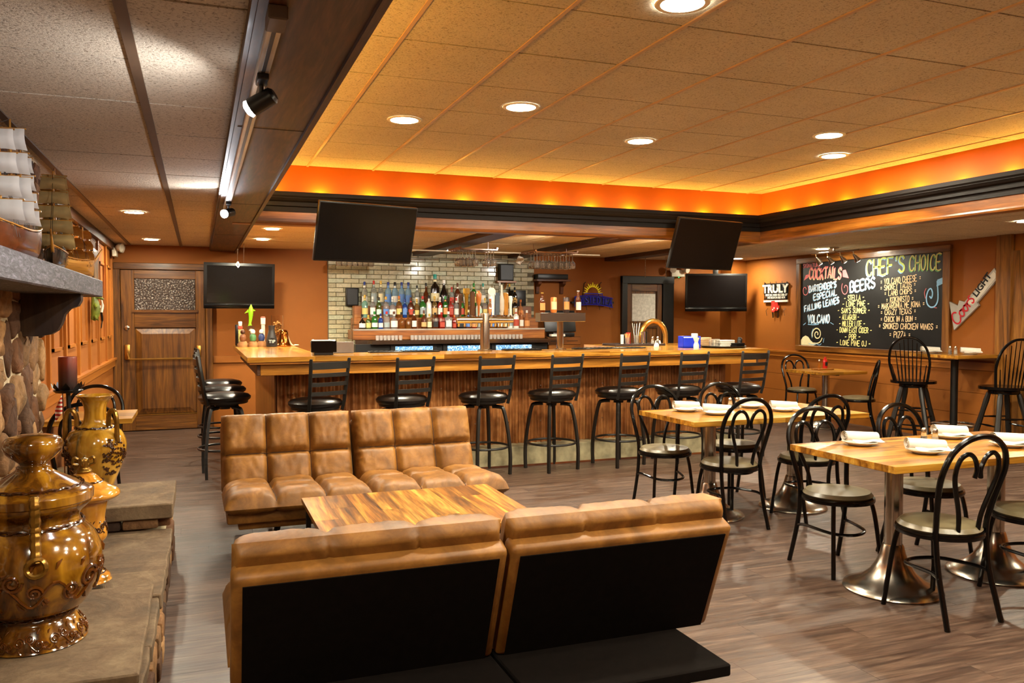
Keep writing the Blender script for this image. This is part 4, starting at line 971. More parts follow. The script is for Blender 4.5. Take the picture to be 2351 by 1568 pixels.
for k, p in enumerate(sites):
    poly = [(2.2, .30), (5.59, .30), (5.59, ZC-.004), (2.2, ZC-.004)]
    for q in sites:
        if q is not p and math.hypot(p[0]-q[0], p[1]-q[1]) < .8: poly = clip(poly, p, q)
        if len(poly) < 3: break
    if len(poly) < 3: continue
    cy, cz = sum(q[0] for q in poly)/len(poly), sum(q[1] for q in poly)/len(poly)
    ring = []
    for i in range(len(poly)):       # resample and round the outline
        a, c = poly[i], poly[(i+1) % len(poly)]; L_ = math.hypot(a[0]-c[0], a[1]-c[1]); n_ = max(1, int(L_/.035))
        for j in range(n_): ring.append((a[0]+(c[0]-a[0])*j/n_, a[1]+(c[1]-a[1])*j/n_))
    for _ in range(1 if k % 3 else 0): ring = [((ring[i-1][0]+2*ring[i][0]+ring[(i+1) % len(ring)][0])/4, (ring[i-1][1]+2*ring[i][1]+ring[(i+1) % len(ring)][1])/4) for i in range(len(ring))]
    n_ = len(ring); vs = []; pr = rs.uniform(-.012, .02); rad = max(.03, math.sqrt(sum((q[0]-cy)**2+(q[1]-cz)**2 for q in ring)/n_)); k0 = 1-.007/rad
    for (kk, dx) in ((k0, -.05), (k0*.985, -.006), (k0*.93, .004), (k0*.6, .009), (k0*.28, .012)):
        for (y, z) in ring:
            nz = mn.noise(Vector((y*11, z*11, k)))*.02 if dx > -.04 else 0
            vs.append((XF+pr+dx+nz, cy+(y-cy)*kk+mn.noise(Vector((y*13, z*13, 5)))*.005, cz+(z-cz)*kk+mn.noise(Vector((y*13, z*13, 9)))*.005))
    fs = [(a*n_+i, a*n_+(i+1) % n_, (a+1)*n_+(i+1) % n_, (a+1)*n_+i) for a in range(4) for i in range(n_)]+[tuple(4*n_+i for i in range(n_))]
    MB().add(vs, fs).build('stone', STONE, fp, 60)
for (za, zb) in [(.36+.25*i, .36+.25*i+.24) for i in range(8)]:   # stones on the far end face
    for (xa, xb) in ((-1.0, -.94), (-.94, -.88)): MB().rbox(xa+.004, xb-.004, 5.54, 5.60, za+.004, min(zb, ZC)-.004, .015, 2).build('stone', STONE, fp)
# mantel shelf on scroll brackets
MAN, t, b = nt('grey_stained_mantel'); setb(b, rough=.55, spec=.4)
v = vec(t, 'Object', (11, 2.2, 11)); f = noise(t, v, 5, 6, 1.0, .7)
t.links.new(ramp(t, f, [(.34, '#1f1c1e'), (.5, '#454145'), (.68, '#757079')]).outputs[0], b.inputs['Base Color']); bump(t, b, f, .4, .006)
mt = thing('mantel_shelf', 'thick grey wooden mantel shelf holding the model ships', 'mantel', (0, 0, 0))
MB().rbox(-.89, -.565, 1.3, 5.84, 1.61, 1.715, .006, 1).build('shelf', MAN, mt, 30)
DKB = wood('dark_bracket', '#140d0a', '#2b1c14', '#45301f', 'z', 6, .5)
for y in (4.95, 2.0):
    pr = [(-.87, 1.61), (-.585, 1.61), (-.585, 1.575), (-.60, 1.545), (-.64, 1.53), (-.665, 1.50), (-.68, 1.45), (-.70, 1.415), (-.73, 1.395), (-.78, 1.385), (-.87, 1.385)]
    MB().prism(pr, 'y', y, y+.09).build('scroll_bracket', DKB, mt, 30)
# raised hearth of slabs
he = thing('stone_hearth', 'stepped hearth of sandstone slabs carrying the glazed urns', 'hearth', (0, 0, 0))
def slab(x0, x1, y0, y1, z0, z1, name='slab', m_=SLAB, seed=0, rag=.008):
    nu, nv = 14, 14
    mb = MB()
    bm = bmesh.new(); bmesh.ops.create_cube(bm, size=1)
    for v_ in bm.verts: v_.co = Vector(((x0+x1)/2+v_.co.x*(x1-x0), (y0+y1)/2+v_.co.y*(y1-y0), (z0+z1)/2+v_.co.z*(z1-z0)))
    bmesh.ops.bevel(bm, geom=bm.edges[:], offset=.006, segments=1, affect='EDGES')
    bmesh.ops.subdivide_edges(bm, edges=bm.edges[:], cuts=7, use_grid_fill=True)
    for v_ in bm.verts:
        p = v_.co*7+Vector((seed, seed*2, 0)); k = Vector((mn.noise(p), mn.noise(p+Vector((9, 0, 0))), .25*mn.noise(p*.7+Vector((0, 9, 0)))))
        v_.co += k*rag
    bm.verts.index_update(); mb.add([v_.co[:] for v_ in bm.verts], [[q.index for q in f_.verts] for f_ in bm.faces]); bm.free()
    return mb.build(name, m_, he, 35)
slab(-.86, -.15, 5.14, 5.86, .325, .41, seed=1)
slab(-.86, -.155, 4.62, 5.16, .20, .262, seed=2); slab(-.86, -.16, 4.30, 4.64, .205, .268, seed=3); slab(-.86, -.165, 3.92, 4.31, .20, .27, seed=4); slab(-.86, -.175, 3.35, 3.93, .19, .255, seed=9); slab(-.86, -.185, 2.9, 3.36, .19, .255, seed=10)
slab(-.86, -.20, 2.98, 3.98, .268, .305, seed=5, rag=.006)
MB().box(-.86, -.2, 1.6, 5.84, 0, .2).build('hearth_core', MORT2, he, 0)
slab(-.86, -.19, 1.6, 2.9, .19, .26, seed=6)
rs = random.Random(11); y = 2.6; k = 0
while y < 5.85:
    L = rs.uniform(.16, .34); y1 = min(y+L, 5.85)
    for (za, zb) in ((.005, .1), (.1, .2)):
        MB().rbox(-.24, -.165+rs.uniform(-.01, .01), y+.006, y1-.006, za+.004, zb-.004, .014, 2).build('stone', STONE, he)
    y = y1
y = 5.2
while y < 5.8:
    MB().rbox(-.3, -.165, y, y+.19, .265, .322, .012, 2).build('stone', STONE, he); y += .2
for x in (-.82, -.62, -.42): MB().rbox(x, x+.19, 5.16, 5.24, .265, .322, .012, 2).build('stone', STONE, he)

# ---------------------------------------------------------------- glazed urns
def glaze(name, dark, mid, light, st=.12):
    m, t, b = nt(name); setb(b, rough=.1, coat=.8, spec=.6)
    v = vec(t, 'Object', (1, 1, st)); f = noise(t, v, 13, 4, .8, .55); g = noise(t, vec(t, 'Object', (1, 1, 1)), 5, 3)
    c = mixc(t, .5, ramp(t, f, [(.3, dark), (.48, mid), (.7, light)]).outputs[0], ramp(t, g, [(.35, '#7a5a34'), (.6, '#ffffff')]).outputs[0], 'MULTIPLY')
    t.links.new(c, b.inputs['Base Color']); return m
GZ1 = glaze('brown_amber_glaze', '#241003', '#6c410c', '#b07c1e'); GZ2 = glaze('honey_glaze', '#5a4a14', '#c07c22', '#e0a244'); GZ3 = glaze('yellow_ochre_glaze', '#4a3c10', '#b07c1c', '#d8a53c')
RELF = mat('dark_relief', '#3d1e08', var=.4, vs=60, rough=.18, coat=.6)
GOLDB = mat('bronze_gold', '#8a6426', var=.3, vs=25, rough=.25, metal=.7)
def prof_at(prof, z):
    for (r0, z0), (r1, z1) in zip(prof, prof[1:]):
        if min(z0, z1) <= z <= max(z0, z1) and abs(z1-z0) > 1e-6: return r0+(r1-r0)*(z-z0)/(z1-z0)
    return prof[-1][0]
def smprof(p, n=5): return [(max(q.x, 0), q.y) for q in smoothpath([(a, c, 0) for a, c in p], n)]
def on(prof, th, z, off=.002): r = prof_at(prof, z)+off; return (r*cos(th), r*sin(th), z)
def scroll(prof, th0, z0, s, k=1, flip=1):
    """curling vine relief on a turned surface"""
    mb = MB(); r0 = prof_at(prof, z0)
    def P2(u, w_): return on(prof, th0+flip*u/r0, z0+w_)
    for (cx, cz, R0, dr) in ((0, 0, .03, 1), (.055, .018, .022, -1), (-.05, -.02, .024, -1), (.10, -.012, .018, 1)):
        mb.tube([P2((cx+R0*s*0+cos(dr*a)*R0*(1-a/14))*s*30/30, (cz+sin(dr*a)*R0*(1-a/14))*s) for a in [q*.45 for q in range(26)]], .0042*s, 5)
    mb.tube([P2((-.12+.24*q/20)*s, (.03*sin(q*.62))*s-.02*s) for q in range(21)], .004*s, 5)
    for q in range(9):
        u = (-.12+.03*q)*s; w_ = (.045*(1 if q % 2 else -1)+.01*sin(q))*s
        mb.tube([P2(u, w_*.75), P2(u+.006*s, w_), P2(u+.016*s, w_*1.15)], [.002, .0055*s, .0015], 5)
    return mb
def rope(prof, z, r_=.006, n=60):
    mb = MB(); R0 = prof_at(prof, z)
    for ph in (0, PI): mb.tube([((R0+.003+.3*r_*cos(k*.9+ph))*cos(2*PI*k/n), (R0+.003+.3*r_*cos(k*.9+ph))*sin(2*PI*k/n), z+r_*.8*sin(k*.9+ph)) for k in range(n)], r_*.6, 5, True)
    return mb
# big lidded urn
u1 = thing('lidded_urn', 'largest brown glazed lidded urn with scroll relief in the near corner', 'urn', (-.57, 3.43, .306), R(20))
pb = smprof([(.001, 0), (.155, 0), (.165, .012), (.163, .04), (.142, .075), (.128, .095), (.135, .115), (.15, .125), (.165, .135), (.198, .19), (.222, .27), (.22, .33), (.195, .39), (.165, .425), (.150, .442), (.153, .465), (.186, .50), (.192, .515)], 5)
MB().lathe(pb, 48).build('body', GZ1, u1)
lidp = [(.19, .512), (.197, .518), (.198, .545), (.192, .552), (.18, .557), (.165, .566), (.14, .580), (.115, .594), (.09, .608), (.07, .620), (.058, .630), (.054, .64)]
ld = MB().lathe(lidp, 48).build('lid', GZ1, u1)
MB().lathe(smprof([(.05, .63), (.056, .64), (.045, .65), (.075, .675), (.095, .70), (.098, .725), (.085, .745), (.05, .755), (.001, .757)], 5), 36).build('knob', GZ1, ld)
rope(lidp, .570, .007, 70).build('braid', RELF, ld); rope(pb, .432, .008, 70).build('braid', RELF, u1); rope(pb, .112, .007, 70).build('braid', RELF, u1)
for k in range(4): scroll(pb, R(-140+k*90), .25, 1.45).build('vine_relief', mat('umber_relief', '#5a300c', var=.3, vs=40, rough=.15, coat=.7), u1)
for k in range(9): scroll(pb, R(k*40), .045, .62).build('foot_relief', mat('umber_relief', '#5a300c'), u1)
for a in (R(-100), R(80)):
    Mh = Matrix.Rotation(a, 4, 'Z')
    hd = MB().tube(smoothpath([(.19, 0, .56), (.205, 0, .535), (.2, 0, .50), (.195, 0, .45), (.2, 0, .42), (.215, 0, .37), (.222, 0, .34)], 5), [.014+.005*abs(sin(q*.9)) for q in range(31)], 8, M=Mh).build('handle', GOLDB, u1)
    MB().tube([tuple(Mh @ Vector((.235+.006*cos(q), .03*cos(2*PI*q/18), .325+.03*sin(2*PI*q/18)))) for q in range(18)], .009, 6, True).build('ring', GOLDB, hd)
# smaller honey pot
u2 = thing('lidded_pot', 'smaller honey glazed lidded pot with crown finial on a stem foot', 'urn', (-.485, 4.11, .306), 0)
p2 = smprof([(.001, 0), (.098, 0), (.102, .012), (.095, .03), (.06, .05), (.035, .075), (.03, .11), (.045, .15), (.075, .175), (.09, .20), (.088, .235), (.082, .28), (.092, .34), (.105, .37)], 5)
MB().lathe(p2, 36).build('body', GZ2, u2)
l2 = smprof([(.11, .366), (.138, .378), (.146, .392), (.135, .41), (.1, .43), (.07, .455), (.05, .478), (.03, .488)], 5)
l_ = MB().lathe(l2, 40).build('lid', GZ2, u2)
rope(l2, .45, .004, 40).build('braid', RELF, l_)
f_ = MB().lathe(smprof([(.028, .485), (.034, .497), (.024, .51), (.022, .53), (.018, .55), (.001, .556)], 4), 16)
for k in range(4): f_.tube(smoothpath([(.015*cos(k*PI/2), .015*sin(k*PI/2), .52), (.042*cos(k*PI/2), .042*sin(k*PI/2), .53), (.04*cos(k*PI/2), .04*sin(k*PI/2), .555), (.022*cos(k*PI/2), .022*sin(k*PI/2), .55)], 4), .007, 6)
f_.build('finial', GOLDB, l_)
for k in range(5): scroll(p2, R(k*72-30), .25, .5).build('relief', RELF, u2)
rope(p2, .04, .004, 40).build('braid', RELF, u2)
# tall two-handled vase
u3 = thing('two_handled_vase', 'tall ochre vase with flared neck and loop handles on the raised slab', 'vase', (-.575, 5.42, .412), R(-20))
p3 = smprof([(.001, 0), (.085, 0), (.09, .012), (.085, .03), (.10, .09), (.135, .18), (.163, .27), (.166, .33), (.145, .39), (.10, .43), (.072, .45), (.062, .48), (.06, .53), (.072, .575), (.105, .61)], 5)
MB().lathe(p3+[(.104, .614), (.096, .612), (.055, .56), (.05, .5), (.0, .5)], 44).build('body', GZ3, u3)
rope(p3, .425, .008, 50).build('braid', RELF, u3); rope(p3, .025, .007, 40).build('braid', RELF, u3)
for a in (R(-60), R(60), R(180)):
    md = MB(); rs = random.Random(5)
    for q in range(90):     # knotted medallion
        aa = rs.uniform(0, 2*PI); rr = .085*math.sqrt(rs.random()); th = a+R(35)+rr*cos(aa)/.16; zz = .26+rr*sin(aa)*1.25
        md.tube([on(p3, th+R(j*2.2)*cos(q), zz+.006*sin(j*1.6+q), .003) for j in range(5)], .0042, 4)
    md.build('medallion', RELF, u3)
for a in (R(-20), R(100), R(200)):
    Mh = Matrix.Rotation(a, 4, 'Z')
    MB().tube(smoothpath([(.098, 0, .43), (.10, 0, .49), (.118, 0, .525), (.145, 0, .52), (.158, 0, .47), (.16, 0, .40), (.164, 0, .345)], 5), .014, 8, M=Mh).build('handle', GOLDB, u3)
# pillar candle on iron stand
cn = thing('candle_stand', 'black iron candle stand with petal cup behind the vase', 'candle stand', (-.755, 5.72, .413))
MB().tube([(0, 0, 0), (0, 0, .2), (.004, 0, .4), (0, 0, .607)], .013, 8).build('post', BLACK, cn)
MB().lathe([(0, 0), (.12, 0), (.11, .012), (.02, .03), (0, .03)], 20).build('foot', BLACK, cn)
cup = MB().lathe([(0, 0.607), (.07, 0.607), (.085, 0.622), (.075, 0.627), (0, 0.627)], 20)
for k in range(8):
    a = k*PI/4; cup.add([(.06*cos(a-.3), .06*sin(a-.3), 0.617), (.06*cos(a+.3), .06*sin(a+.3), 0.617), (.088*cos(a+.25), .088*sin(a+.25), 0.642), (.095*cos(a), .095*sin(a), 0.672), (.088*cos(a-.25), .088*sin(a-.25), 0.642)], [(0, 1, 2, 3, 4)])
cup.build('petal_cup', BLACK, cn)
cdl = thing('pillar_candle', 'thick dark red pillar candle on the iron stand', 'candle', (-.755, 5.72, 1.041))
WAX, t, b = nt('red_wax'); setb(b, rough=.35, spec=.5)
g_ = nd(t, 'ShaderNodeTexCoord'); sx_ = nd(t, 'ShaderNodeSeparateXYZ'); t.links.new(g_.outputs['Generated'], sx_.inputs[0])
t.links.new(ramp(t, sx_.outputs[2], [(.15, '#2c1812'), (.55, '#4f1f14'), (.85, '#7c2c14')]).outputs[0], b.inputs['Base Color'])
MB().lathe([(0, 0), (.052, 0), (.053, .19), (.05, .2), (.044, .198), (.02, .188), (0, .186)], 28).build('wax', WAX, cdl); MB().cyl((0, 0, .186), (0, 0, .2), .002, 6).build('wick', BLACK, cdl)
fg = thing('small_flag', 'tiny red and white striped flag leaning by the candle stand', 'flag', (-.80, 5.9, .0))
MB().cyl((0, 0, 0), (-.01, 0, 1.02), .004, 6).build('stick', OAK, fg)
fb = MB().grid(lambda u, v_: (-.01-.09*u*.5, -.0-.01*sin(u*5), 1.0-.10*u-.12*v_*(1-.3*u)), 8, 6)
FLG, t, b = nt('flag_stripes'); setb(b, rough=.8); wv_ = nd(t, 'ShaderNodeTexWave'); wv_.bands_direction = 'Z'; wv_.inputs['Scale'].default_value = 12
t.links.new(vec(t, 'Object', (1, 1, 1)), wv_.inputs['Vector']); t.links.new(ramp(t, wv_.outputs['Fac'], [(.45, '#b0281c'), (.55, '#e6d9cc')]).outputs[0], b.inputs['Base Color'])
fb.build('cloth', FLG, fg)

# ---------------------------------------------------------------- model ships
def ship(name, label, loc, rz, L, H, hullm, hullm2, sailm, rows, sw, seed=0, boom=1.0, mainsail=True):
    """bow points to local -Y; L hull length, H mast height above the shelf"""
    t = thing(name, label, 'model ship', loc, rz); rs = random.Random(seed)
    hh = L*.24; B = L*.15
    def hf(u, v_):
        y = L*(.5-u)                       # stern +, bow -
        w_ = B*(1-max(0, (u-.45)/.55)**2.4)*(1-.25*max(0, (.2-u)/.2))
        sheer = hh*(1+.28*(2*u-.9)**2)
        a = (v_-.5)*PI
        s = sin(a); c = cos(a)
        x = w_*(abs(s)**.7)*(1 if s > 0 else -1)
        return (x, y-(.04*L*(1-c) if u > .8 else 0), .012+sheer*(1-c**.75 if c > 0 else 1)+.01)
    MB().grid(hf, 16, 12).build('hull', hullm, t, 60)
    deck = MB(); n = 16
    deck.add([(hf(i/n, q)[0]*.97, hf(i/n, q)[1], hf(i/n, q)[2]-.012) for i in range(n+1) for q in (0, 1)], [(2*i, 2*i+1, 2*i+3, 2*i+2) for i in range(n)]); deck.build('deck', hullm2, t)
    rl = MB()
    for q in (0, 1): rl.tube([Vector(hf(i/n, q))+Vector((0, 0, .008)) for i in range(n+1)], .004, 5)
    rl.build('rail', hullm2, t)
    MB().box(-.006, .006, -L*.44, L*.46, 0, .02).prism([(-L*.1, 0), (L*.1, 0), (L*.08, .02), (-L*.08, .02)], 'x', -B*.5, B*.5).build('keel_stand', hullm, t, 0)
    zd = hh*.9
    bs = MB().tube([(0, -L*.40, zd), (0, -L*.40-.10*boom, zd+.09*boom), (0, -L*.40-.2*boom, zd+.2*boom)], [.009, .008, .004], 8); bs.build('bowsprit', hullm2, t)
    rig = MB()
    for mi, (my, k) in enumerate(((-.22*L, .95), (.05*L, 1.0), (.30*L, .82))):
        MB().tube([(0, my, zd-.02), (0, my, H*k)], [.008, .004], 8).build('mast', hullm2, t)
        z = zd+H*.10; avail = H*k*.94-z; hs = avail/rows
        for r_ in range(rows):
            wt = sw*(1-.42*(r_+1)/rows)*k*1.05; wb_ = sw*(1-.42*r_/rows)*k*1.05; za, zb = z+r_*hs+.006, z+(r_+1)*hs-.004
            MB().tube([(-wt*.54, my-.006, zb), (wt*.54, my-.006, zb)], .004, 6).build('yard', hullm2, t)
            bl = rs.uniform(.018, .032)
            MB().grid(lambda u, v_: ((u-.5)*(wb_+(wt-wb_)*v_), my-.012-bl*sin(PI*min(1, v_*1.05))*(.6+.4*sin(PI*u))-.002*sin(u*24), za+(zb-za)*v_+.006*sin(PI*u)*(1-v_)), 10, 6).build('sail', sailm, t, 80)
        for s in (-1, 1):
            for q in (-.03, .0, .03): rig.tube([(s*B*.92, my+q+.02, zd), (0, my, H*k*.8)], .0011, 4)
    rig.tube([(0, -L*.40-.2*boom, zd+.2*boom), (0, -.22*L, H*.93)], .0011, 4).tube([(0, -L*.40-.12*boom, zd+.1*boom), (0, -.22*L, H*.7)], .0011, 4).tube([(0, -.22*L, H*.93), (0, .05*L, H)], .0011, 4).tube([(0, .05*L, H), (0, .3*L, H*.8)], .0011, 4)
    rig.build('rigging', BLACK, t)
    return t
WH1 = mat('red_brown_hull', '#5c2c12', var=.4, vs=14, rough=.25, coat=.5); WH2 = wood('golden_spar', '#8a5212', '#c98a2e', '#e0aa50', 'y', 8, .35, .2)
SA1 = mat('white_sailcloth', '#d9d4cc', var=.06, vs=8, rough=.85); SA2 = mat('tan_sailcloth', '#a8905c', var=.14, vs=14, rough=.85); SA3 = mat('amber_sail', '#c58a3c', var=.12, vs=14, rough=.6)
DK1 = mat('dark_hull', '#140c0b', var=.3, vs=10, rough=.2, coat=.6)
ship('model_ship', 'model ship with tall white sails and red-brown hull, nearest on the mantel', (-.73, 3.98, 1.716), R(-8), .46, .60, WH1, WH2, SA1, 4, .19, 1, .9)
ship('model_ship', 'model ship with tan sails and dark hull in the middle of the mantel', (-.715, 5.05, 1.716), R(4), .36, .57, DK1, WH2, SA2, 5, .185, 2, .7)
ship('model_ship', 'small golden model ship with amber sails at the mantel end', (-.69, 5.58, 1.716), R(150), .34, .33, WH2, WH2, SA3, 3, .13, 3, .6)

# ---------------------------------------------------------------- chalkboard on the right wall
def bface(u, v_, d=0): return (X1-.032-d, 10.0-u, v_)      # u from the board's left edge
cb = thing('chalkboard', 'big framed chalkboard menu with coloured lettering on the right wall', 'chalkboard', (0, 0, 0))
SLATE = mat('slate_black', '#161515', var=.35, vs=2.2, rough=.5, spec=.35)
MB().box(X1-.03, X1, 7.44, 10.06, 1.0, 2.29).build('slate', SLATE, cb, 0)
FRW = wood('board_frame_y', '#3a1d08', '#7a4a18', '#9a6628', 'y', 8, .35, .2); FRZ = wood('board_frame_z', '#3a1d08', '#7a4a18', '#9a6628', 'z', 8, .35, .2)
for (a, b_, c, d, m_) in ((7.37, 10.07, 2.25, 2.33, FRW), (7.37, 10.07, .965, 1.045, FRW), (9.99, 10.07, 1.045, 2.25, FRZ), (7.37, 7.47, 1.045, 2.25, FRZ)):
    MB().rbox(X1-.055, X1, a, b_, c, d, .006, 1).build('frame_rail', m_, cb, 30)
CK = {k: mat('chalk_'+k, c, rough=.95, var=.12, vs=60) for k, c in {'cream': '#e6dcae', 'yellow': '#dcd28a', 'lime': '#c6d878', 'blue': '#8fc0e6', 'white': '#dfe6ee', 'pink': '#e0777a', 'peach': '#e6c79a', 'green': '#6fae72'}.items()}
def chalk(text, p0, p1, h, col, wd, shadow=None, jit=.22, slant=.12):
    allst = strokes(text, p0, p1, h, jit, slant); cnt = 0
    for word in text.split(' '):
        nw = sum(len(glyph(c)) for c in word); st = allst[cnt:cnt+nw]; cnt += nw
        if nw: chalk_word(st, col, wd, shadow)
def chalk_word(st, col, wd, shadow):
    mb = MB(); sm = MB()
    for pl in st:
        pp = [(q.x, q.y) for q in smoothpath([(a, c, 0) for a, c in pl], 2)] if len(pl) > 3 else pl
        mb.ribbon(pp, wd, lambda u, v_: bface(u, v_, .0016))
        if shadow: sm.ribbon([(a-.012, c-.012) for a, c in pp], wd, lambda u, v_: bface(u, v_, .0008))
    mb.build('lettering', CK[col], cb, 0)
    if shadow: sm.build('lettering_shadow', CK[shadow], cb, 0)
for (tx, a, b_, h) in (("- STELLA -", (.9, 1.69), (1.27, 1.70), .07), ("- LONE PINE -", (.87, 1.61), (1.36, 1.61), .07), ("- SAM'S SUMMER -", (.78, 1.52), (1.37, 1.52), .07), ("- ALLAGASH -", (.81, 1.43), (1.18, 1.43), .07),
                      ("- MILLER LITE -", (.81, 1.335), (1.29, 1.34), .072), ("- DOWN EAST CIDER -", (.76, 1.25), (1.41, 1.255), .067), ("- PBR -", (.92, 1.16), (1.21, 1.165), .065), ("- LONE PINE OJ -", (.76, 1.075), (1.39, 1.075), .07)):
    chalk(tx, a, b_, h, 'yellow', .011)
for (tx, a, b_, h) in (("= VOLCANO CHEESE =", (1.55, 1.885), (2.2, 1.92), .075), ("= SMOKEY TACOS =", (1.55, 1.81), (2.12, 1.845), .066), ("= LAMB CHOPS =", (1.62, 1.74), (2.13, 1.765), .064), ("= KOKINISTO =", (1.65, 1.65), (2.09, 1.67), .07), ("= MAKARONIA ME KIMA =", (1.51, 1.57), (2.26, 1.60), .07),
                      ("= CRAZY TEXAS =", (1.56, 1.49), (2.13, 1.51), .068), ("= CHICK IN A BUN =", (1.56, 1.405), (2.14, 1.415), .066), ("= SMOKED CHICKEN WINGS =", (1.53, 1.315), (2.46, 1.315), .07), ("= PIZZA =", (1.71, 1.205), (2.05, 1.21), .072)):
    chalk(tx, a, b_, h, 'peach', .0105)
chalk("SIGNATURE", (.06, 2.185), (.42, 2.19), .055, 'pink', .008)
chalk("COCKTAILS", (.20, 2.03), (.84, 2.01), .15, 'pink', .020, 'peach', .5)
chalk("BARTENDER'S", (.20, 1.83), (.75, 1.885), .085, 'white', .013, 'blue')
chalk("ESPECIAL", (.30, 1.71), (.76, 1.775), .082, 'white', .012, 'blue')
chalk("FALLING LEAVES", (.11, 1.545), (.81, 1.665), .082, 'white', .0125, 'blue')
chalk("VOLCANO", (.18, 1.375), (.62, 1.385), .115, 'white', .015, 'blue')
chalk("BEERS", (1.02, 1.81), (1.46, 1.86), .135, 'white', .018, 'blue')
chalk("CHEF'S", (1.31, 2.015), (1.94, 2.045), .20, 'lime', .026, 'blue', .15)
chalk("CHOICE", (2.02, 2.05), (2.49, 2.045), .185, 'yellow', .016, 'green', .15)
def doodle(paths, col, wd):
    for p in paths:
        MB().ribbon([(q.x, q.y) for q in smoothpath([(a, c, 0) for a, c in p], 5)], wd, lambda u, v_: bface(u, v_, .0014)).build('doodle', CK[col], cb, 0)
def spiral(cx, cy, r0, r1, a0, a1, n=24, sy=1): return [(cx+(r0+(r1-r0)*k/n)*cos(R(a0+(a1-a0)*k/n)), cy+sy*(r0+(r1-r0)*k/n)*sin(R(a0+(a1-a0)*k/n))) for k in range(n+1)]
MB().add([bface(*p, .001) for p in [(.03, 1.05), (.03, 1.12), (.07, 1.165), (.13, 1.19), (.19, 1.17), (.24, 1.12), (.30, 1.085), (.36, 1.07), (.30, 1.05)]], [(0, 1, 2, 3, 4, 5, 6, 7, 8)]).build('doodle', CK['cream'], cb, 0)
doodle([spiral(.37, 1.215, .015, .10, -30, 560), [(.30, 1.085), (.38, 1.085), (.44, 1.11), (.475, 1.16)]], 'cream', .016)
doodle([[(.20, 1.075), (.28, 1.062), (.36, 1.075), (.42, 1.06), (.46, 1.08)], [(.27, 1.16), (.255, 1.22), (.29, 1.29)], [(.50, 1.1), (.515, 1.16)]], 'blue', .009)
doodle([[(2.44, 1.9), (2.455, 1.75), (2.45, 1.66), (2.41, 1.6), (2.35, 1.59), (2.30, 1.63), (2.285, 1.71), (2.31, 1.79), (2.35, 1.815), (2.375, 1.76), (2.36, 1.70), (2.335, 1.72)]], 'blue', .018)
MB().add([bface(*p, .001) for p in [(2.43, 1.84), (2.44, 1.92), (2.52, 1.945), (2.52, 1.87), (2.47, 1.85)]], [(0, 1, 2, 3, 4)]).build('doodle', CK['blue'], cb, 0)
doodle([[(2.40, 1.585), (2.44, 1.58)], [(2.27, 1.70), (2.255, 1.77), (2.28, 1.82)]], 'pink', .008)
for p in ([(.08, 2.0), (.12, 2.08), (.20, 2.09), (.17, 2.04)], [(.87, 2.02), (.98, 2.0), (.92, 2.12), (.86, 2.11)]): MB().add([bface(*q, .001) for q in p], [(0, 1, 2, 3)]).build('doodle', CK['pink'], cb, 0)
doodle([spiral(.11, 1.86, .02, .075, 20, 400, sy=1.3), spiral(.92, 1.86, .02, .075, 160, -220, sy=1.4)], 'pink', .01)
doodle([[(.18, 1.355), (.30, 1.35), (.40, 1.358)], [(.08, 1.345), (.13, 1.375)], [(.64, 1.385), (.70, 1.36)]], 'blue', .01)
# track light over the board
tl = thing('board_track_light', 'short bar with four silver lamp heads over the chalkboard', 'track light', (0, 0, 0))
MB().tube([(7.78, 8.22, 2.315), (7.78, 9.08, 2.315)], .011, 8).cyl((7.78, 8.65, 2.315), (7.78, 8.65, 2.38), .014, 8).lathe([(0, 2.36), (.06, 2.36), (.06, 2.38), (0, 2.38)], 20, (7.78, 8.65, 0)).build('bar', STEEL, tl)
LSP = emis('board_lamp_lens', (1, .92, .8), 12)
for k, y in enumerate((9.0, 8.78, 8.55, 8.32)):
    hd = MB().cyl((7.78, y, 2.31), (7.80, y, 2.25), .007, 6).tube([(7.79, y, 2.262), (7.82, y, 2.235), (7.85, y, 2.20), (7.862, y, 2.187)], [.012, .022, .036, .038], 14).build('lamp_head', STEEL, tl)
    MB().lathe([(0, 0), (.03, 0), (.03, .003), (0, .003)], 14, M=Matrix.Translation((7.864, y, 2.184)) @ Vector((.65, 0, -.75)).to_track_quat('Z', 'Y').to_matrix().to_4x4()).build('lens', LSP, hd)
    spot('board_spot', (7.875, y, 2.172), (8.4, y-.25, 1.75), 7, (1, .9, .74), 95, .8)

# ---------------------------------------------------------------- seltzer sign on the right wall
ts = thing('seltzer_sign', 'black LED sign reading TRULY with red socks emblem beside the chalkboard', 'sign', (0, 0, 0))
SIGNW = mat('sign_white', '#d8d2c4', rough=.4); REDS = mat('sign_red', '#c8342c', rough=.35)
mb = MB()
for (y0, y1, z0, z1) in ((10.29, 10.84, 1.825, 1.845), (10.29, 10.84, 1.955, 1.975), (10.29, 10.84, 1.74, 1.755), (10.30, 10.315, 1.68, 2.0), (10.82, 10.835, 1.68, 2.0), (10.5, 10.515, 1.45, 1.8), (10.62, 10.635, 1.45, 1.8)): mb.box(X1-.03, X1-.02, y0, y1, z0, z1)
for y in (10.36, 10.5, 10.64, 10.78): mb.tube([(X1, y, 1.9), (X1-.05, y+.01, 1.92), (X1-.05, y+.03, 2.01)], .004, 5).tube([(X1, y, 1.6), (X1-.03, y+.01, 1.56), (X1-.03, y-.01, 1.48)], .0035, 5)
mb.box(X1-.022, X1-.016, 10.28, 10.86, 1.82, 1.985).box(X1-.022, X1-.016, 10.3, 10.8, 1.735, 1.825).build('frame', BLACK, ts, 0)
RW = (PI/2, 0, -PI/2)   # lettering on the right wall facing -X
lettering('TRULY', .175, SIGNW, ts, (X1-.034, 10.57, 1.84), RW, .006, .006, scale=(1.12, 1, 1))
lettering('OFFICIAL HARD SELTZER OF', .047, SIGNW, ts, (X1-.030, 10.55, 1.787), RW, .002, .0006, scale=(.86, 1, 1))
